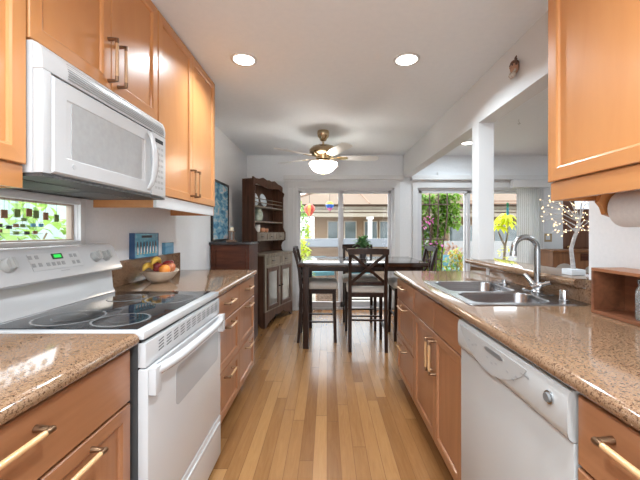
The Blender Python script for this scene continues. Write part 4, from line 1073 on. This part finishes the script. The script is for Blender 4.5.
for (a, c, z0, z1) in ((.02, .66, .75, 1.88), (1.0, 1.72, .75, 1.88), (2.15, 2.95, .3, 1.88), (3.05, 3.70, .75, 1.88), (5.0, 6.2, .7, 1.85), (7.1, 8.5, .55, 1.65), (9.7, 11.3, .55, 1.65)):
    f = obj('window', MB().box(a, c, 19.50, 19.598, z0, z1), mat('house_window_frame', (.52, .45, .36), .6), t)
    obj('pane', MB().box(a+.05, c-.05, 19.47, 19.499, z0+.05, z1-.05), win_g, f)

# garden wall across the patio
t = thing('garden_wall', 'low tan brick garden wall with a pale grey top band outside the glass door', 'wall', (2, 8.6, -.06))
obj('lower_course', MB().box(-.75, 2.05, 8.5, 8.7, -.06, .86), mottled('tan_brick', (.15, .10, .07), (.20, .14, .10), 6, .9, (1, 1, 4)), t)
obj('top_band', MB().box(-.75, 2.05, 8.48, 8.72, .861, 1.065), mat('band_grey', (.22, .235, .265), .8), t)
solo('lattice_fence', MB().box(2.3, 9, 10.4, 10.5, -.06, .95), mottled('white_fence', (.24, .24, .24), (.28, .28, .28), 4, .8), 'low white fence beyond the trellis', 'fence', (5, 10.4, -.06))

def bush(name, label, cat, c, rad, n, ls, m_, stem=True, group=None, flowers=None, seed=1):
    t = thing(name, label, cat, (c[0], c[1], c[2]-rad[2]), group=group)
    R = random.Random(seed); b = MB()
    for i in range(n):
        while True:
            p = Vector((R.uniform(-1, 1), R.uniform(-1, 1), R.uniform(-1, 1)))
            if p.length < 1: break
        d = Vector((R.uniform(-1, 1), R.uniform(-1, 1), R.uniform(-.4, 1)))
        leaf(b, (c[0]+p.x*rad[0], c[1]+p.y*rad[1], c[2]+p.z*rad[2]), d, ls*R.uniform(.7, 1.3), ls*.5)
    obj('foliage', b, m_, t, 60)
    if flowers:
        fm, fn = flowers; b = MB()
        for i in range(fn):
            p = Vector((R.uniform(-1, 1), R.uniform(-1, .2), R.uniform(-.8, 1))); p = p.normalized()*R.uniform(.7, 1)
            q = Vector((c[0]+p.x*rad[0], c[1]+p.y*rad[1], c[2]+p.z*rad[2]))
            for k in range(5): a = 2*PI*k/5; leaf(b, q, (math.cos(a), -.3, math.sin(a)), ls*.5, ls*.35)
        obj('flowers', b, fm, t, 60)
    if stem:
        b = MB()
        for k in range(4):
            a = R.uniform(0, 2*PI); b.tube([(c[0]+.03*math.cos(a), c[1]+.03*math.sin(a), -.06), (c[0]+rad[0]*.4*math.cos(a), c[1]+rad[1]*.4*math.sin(a), c[2]+rad[2]*.3)], [.018, .008], 0, 6)
        obj('stem', b, mat('bark', (.16, .10, .07), .8), t)
    return t
bush('shrub', 'bright yellow-green shrub just outside the left edge of the glass door', 'shrub', (-.50, 6.6, .60), (.20, .25, .60), 420, .10, leaf_y, seed=2)
bush('tree', 'mid green tree at the left beyond the garden wall', 'tree', (-1.15, 12, 1.3), (.55, .5, 1.15), 900, .16, leaf_g, seed=3)
bush('tree', 'yellow-green tree behind the white porch post', 'tree', (-.80, 14.5, .95), (.17, .3, .62), 260, .15, leaf_y, seed=4)
bush('shrub', 'rust coloured shrub right of the trellis', 'shrub', (3.1, 8.85, .52), (.62, .35, .42), 700, .10, leaf_b, seed=5)
bush('shrub', 'shrub with yellow flowers in the lower right of the trellis window', 'shrub', (2.56, 6.75, .50), (.19, .18, .42), 240, .08, leaf_g, flowers=(leaf_yl, 120), seed=6)
# yellow potted umbrella plant
t = thing('umbrella_plant', 'tall bare-stemmed plant with a crown of big yellow-green leaves beside the blinds', 'plant', (3.03, 5.72, -.06))
px, py = 3.03, 5.72
obj('pot', MB().lathe([(.10, -.06), (.14, .20), (.15, .22), (.13, .22), (.12, .18), (.001, .17)], (px, py, 0), 0, 24), mat('white_pot', (.75, .75, .75), .4), t)
st = obj('stem', MB().tube([(px, py, .17), (px-.01, py, .7), (px+.01, py, 1.0), (px-.06, py, 1.13), (px-.1, py, 1.24)], [.028, .024, .022, .016, .012], 0, 8).tube([(px+.01, py, 1.0), (px+.05, py, 1.15), (px+.06, py, 1.38), (px+.05, py, 1.50)], [.02, .014, .011, .008], 0, 8), mat('grey_bark', (.22, .17, .13), .8), t, 60)
b = MB(); R = random.Random(9)
for c in ((px+.05, py, 1.50), (px+.06, py, 1.40), (px-.1, py, 1.30), (px-.02, py, 1.42)):
    for k in range(11):
        a = 2*PI*k/11+R.uniform(-.2, .2); leaf(b, c, (math.cos(a), math.sin(a), R.uniform(-.1, .5)), R.uniform(.16, .25), .075, 0, .6)
for k in range(30): leaf(b, (px+R.uniform(-.14, .12), py+R.uniform(-.1, .1), R.uniform(.75, 1.0)), (R.uniform(-1, 1), R.uniform(-1, 1), .3), .07, .03)
obj('foliage', b, leaf_mat('lime_leaves', (.50, .56, .01), (.66, .70, .03)), t, 60)
# trellis with bougainvillea
t = thing('trellis', 'dark metal fan trellis standing outside the living room glass door', 'trellis', (1.95, 6.3, -.06))
iron = mat('rusty_iron', (.07, .035, .03), .6); TY = 6.3
for k in range(5):
    u = (k-2)/2; obj('upright', MB().tube([(1.95+u*.16, TY, -.06), (1.95+u*.22, TY, .9), (1.93+u*.33, TY, 1.5), (1.93+u*.33, TY, 1.98)], .013, 0, 8), iron, t)
for z, wd in ((.72, .20), (1.10, .30), (1.75, .36)): obj('crossbar', MB().tube([(1.94-wd, TY-.02, z), (1.94+wd, TY-.02, z)], .011, 0, 8), iron, t)
t = thing('bougainvillea', 'leafy climbing vine with pink flowers covering the trellis', 'vine', (1.95, 6.38, -.06))
b = MB(); R = random.Random(21)
for i in range(2700):
    z = R.choice([R.uniform(1.2, 1.98), R.uniform(1.2, 1.98), R.uniform(.35, 1.2)])
    wd = .40 if z > 1.2 else .30
    x = 1.93 + R.uniform(-wd, wd)
    if z > 1.35 and R.random() < .30: x = 2.2+R.uniform(0, .36)
    leaf(b, (x, TY+.10+R.uniform(.0, .18), z), (R.uniform(-1, 1), R.uniform(-1, .6), R.uniform(-.8, .7)), R.uniform(.06, .11), .055)
obj('foliage', b, leaf_g, t, 60)
b = MB()
for i in range(420):
    leaf(b, (1.93+R.uniform(-.28, .30), TY+.09+R.uniform(.0, .1), R.uniform(.35, 1.02)), (R.uniform(-1, 1), R.uniform(-1, .6), R.uniform(-.6, .7)), R.uniform(.05, .09), .045)
obj('young_leaves', b, leaf_y, t, 60)
b = MB()
for (x, z, n) in ((1.88, 1.47, 14), (1.78, 1.36, 10), (1.98, 1.0, 6), (1.93, 1.45, 6), (2.1, 1.02, 4), (1.98, .93, 5)):
    for i in range(n): leaf(b, (x+R.uniform(-.05, .05), TY-.06+R.uniform(-.02, .02), z+R.uniform(-.05, .05)), (R.uniform(-1, 1), R.uniform(-1, .2), R.uniform(-1, 1)), .05, .045)
obj('flowers', b, pink, t, 60)
b = MB()
for k in range(6):
    x = 1.93+R.uniform(-.1, .1); b.tube([(x, TY+.08, -.06), (x+R.uniform(-.1, .1), TY+.08, .6), (x+R.uniform(-.2, .2), TY+.08, 1.2), (x+R.uniform(-.3, .3), TY+.1, 1.85)], [.012, .009, .007, .004], 0, 6)
obj('stem', b, mat('vine_bark', (.13, .08, .05), .8), t)

# patio chairs
teal = mottled('teal_cushion', (.05, .15, .19), (.10, .22, .26), 12, .9)
def patio_chair(label):
    t = thing('patio_chair', label, 'chair', (0,0,0), world=False, group='patio chairs')
    fr_ = mat('patio_metal', (.06, .05, .05), .5)
    for sx in (-1, 1):
        obj('leg', MB().tube([(sx*.27, .25, 0), (sx*.27, .24, .42), (sx*.27, .22, .60)], .014, 0, 8), fr_, t)
        obj('leg', MB().tube([(sx*.27, -.27, 0), (sx*.26, -.24, .40), (sx*.25, -.30, .72)], .014, 0, 8), fr_, t)
        obj('armrest', MB().box(sx*.27-.025, sx*.27+.025, -.28, .26, .601, .622, bev=.004), fr_, t)
    obj('seat_cushion', MB().box(-.245, .245, -.22, .25, .37, .46, bev=.025), teal, t)
    b = MB(); b.M = Matrix.Translation((0, -.25, .46)) @ Matrix.Rotation(math.radians(14), 4, 'X'); b.box(-.235, .235, -.04, .05, .01, .29, bev=.03)
    obj('back_cushion', b, teal, t)
    return t
pc = patio_chair('teal cushioned patio chair beyond the left end of the dining table')
pc.location = (-.15, 7.3, -.06); pc.rotation_euler = (0, 0, math.radians(200))
dup(pc, (.75, 7.2, -.06), math.radians(170), 'teal cushioned patio chair seen under and behind the dining table')
dup(pc, (2.86, 7.75, -.06), math.radians(150), 'teal cushioned patio chair right of the trellis')
# wicker basket
wick = mottled('wicker', (.20, .13, .09), (.42, .31, .23), 30, .8, (1, 1, 3), bmp=.6)
t = thing('wicker_basket', 'square brown wicker basket on the patio just outside the glass door', 'basket', (.0, 5.95, -.06))
b = MB()
for k in range(9):
    z = -.055+k*.034; o = .004*(k % 2)
    b.loft([[(x, y, zz) for x, y in rrect(-.19-o-i_, .21+o+i_, 5.75-o-i_, 6.05+o+i_, .03, 3)] for zz, i_ in ((z, 0), (z+.008, .006), (z+.026, .006), (z+.033, 0))], cap=True)
obj('weave', b, wick, t)
obj('rim', MB().loft([[(x, y, z) for x, y in rrect(-.205, .225, 5.735, 6.065, .03, 3)] for z in (.252, .275)]), wick, t)

# hanging balloon ornaments
def balloon(label, c, r, cols, top):
    t = thing('hanging_balloon', label, 'ornament', (c[0], c[1], c[2]-r*1.8), group='hanging balloon ornaments')
    b = MB(); n = 10; seg = 20
    prof = [(.02, .98), (.45, .88), (.80, .60), (1.0, .20), (.95, -.2), (.70, -.65), (.42, -1.05), (.25, -1.25)]
    R_ = [[b.v((c[0]+r*p*math.cos(2*PI*k/seg), c[1]+r*p*math.sin(2*PI*k/seg), c[2]+r*q)) for k in range(seg)] for p, q in prof]
    for i in range(len(R_)-1):
        for k in range(seg): b.face([R_[i][k], R_[i][(k+1) % seg], R_[i+1][(k+1) % seg], R_[i+1][k]], (k//2) % len(cols) if len(cols) == 3 else min(i, len(cols)-1))
    b.face(R_[0], 0)
    obj('envelope', b, cols, t, 60)
    obj('basket', MB().lathe([(r*.18, -r*1.75), (r*.24, -r*1.5)], c, 0, 10), mat('basket_brown', (.25, .14, .08), .7), t)
    obj('cord', MB().tube([(c[0], c[1], c[2]+r*.98), (c[0], c[1], top)], .0035, 0, 5).tube([(c[0]+r*.2, c[1], c[2]-r*1.2), (c[0]+r*.2, c[1], c[2]-r*1.52)], .002, 0, 5), black, t)
    return t
cred = mat('balloon_red', (.78, .10, .05), .5); cor = mat('balloon_orange', (.85, .42, .10), .5); ctl = mat('balloon_teal', (.15, .35, .35), .5)
cye = mat('balloon_yellow', (.75, .65, .05), .5); cbl = mat('balloon_blue', (.03, .16, .62), .5); cpk = mat('balloon_pink', (.75, .12, .40), .5); cgn = mat('balloon_green', (.15, .45, .12), .5)
EZ = 2.02
balloon('red and orange hot air balloon ornament hanging outside the glass door', (-.305, 5.85, 1.635), .095, [cred, cor, mat('balloon_scarlet', (.70, .05, .03), .5)], EZ)
balloon('blue and yellow rainbow balloon ornament hanging right of the red one', (.048, 5.85, 1.70), .072, [cgn, cye, cye, cbl, cbl, cpk, cpk], EZ)
# patio cover beam that carries them
b = MB().box(-1.4, 6.2, 5.80, 5.90, EZ, EZ+.12)
for x in (-1.35, 6.1): b.box(x-.05, x+.05, 5.80, 5.90, -.06, EZ)
solo('patio_beam', b, trim_m, 'white patio beam just outside the glass doors', 'beam', (2, 5.85, EZ))
# coloured glass strip in the living room window
solo('suncatcher', MB().box(2.84, 2.875, BY-.012, BY-.008, 1.62, 1.70, 0).box(2.84, 2.875, BY-.012, BY-.008, 1.50, 1.618, 1), [mat('glass_red_green', (.05, .30, .15), .2), mat('glass_teal', (.10, .50, .55), .2)], 'narrow red, green and teal glass strip hanging beside the blinds', 'suncatcher', (2.857, BY-.01, 1.6))
# greenery and fence outside the small left window
bush('hedge', 'leafy hedge outside the low window behind the stove', 'hedge', (-2.9, 2.6, 1.0), (.35, 2.2, .75), 700, .16, leaf_h, seed=31)
solo('side_fence', MB().box(-3.7, -3.6, -2, 6.5, -.06, 2.1), mottled('pale_green_fence', (.30, .40, .36), (.42, .50, .48), 4, .8), 'pale fence outside beyond the hedge', 'fence', (-3.65, 2, -.06))
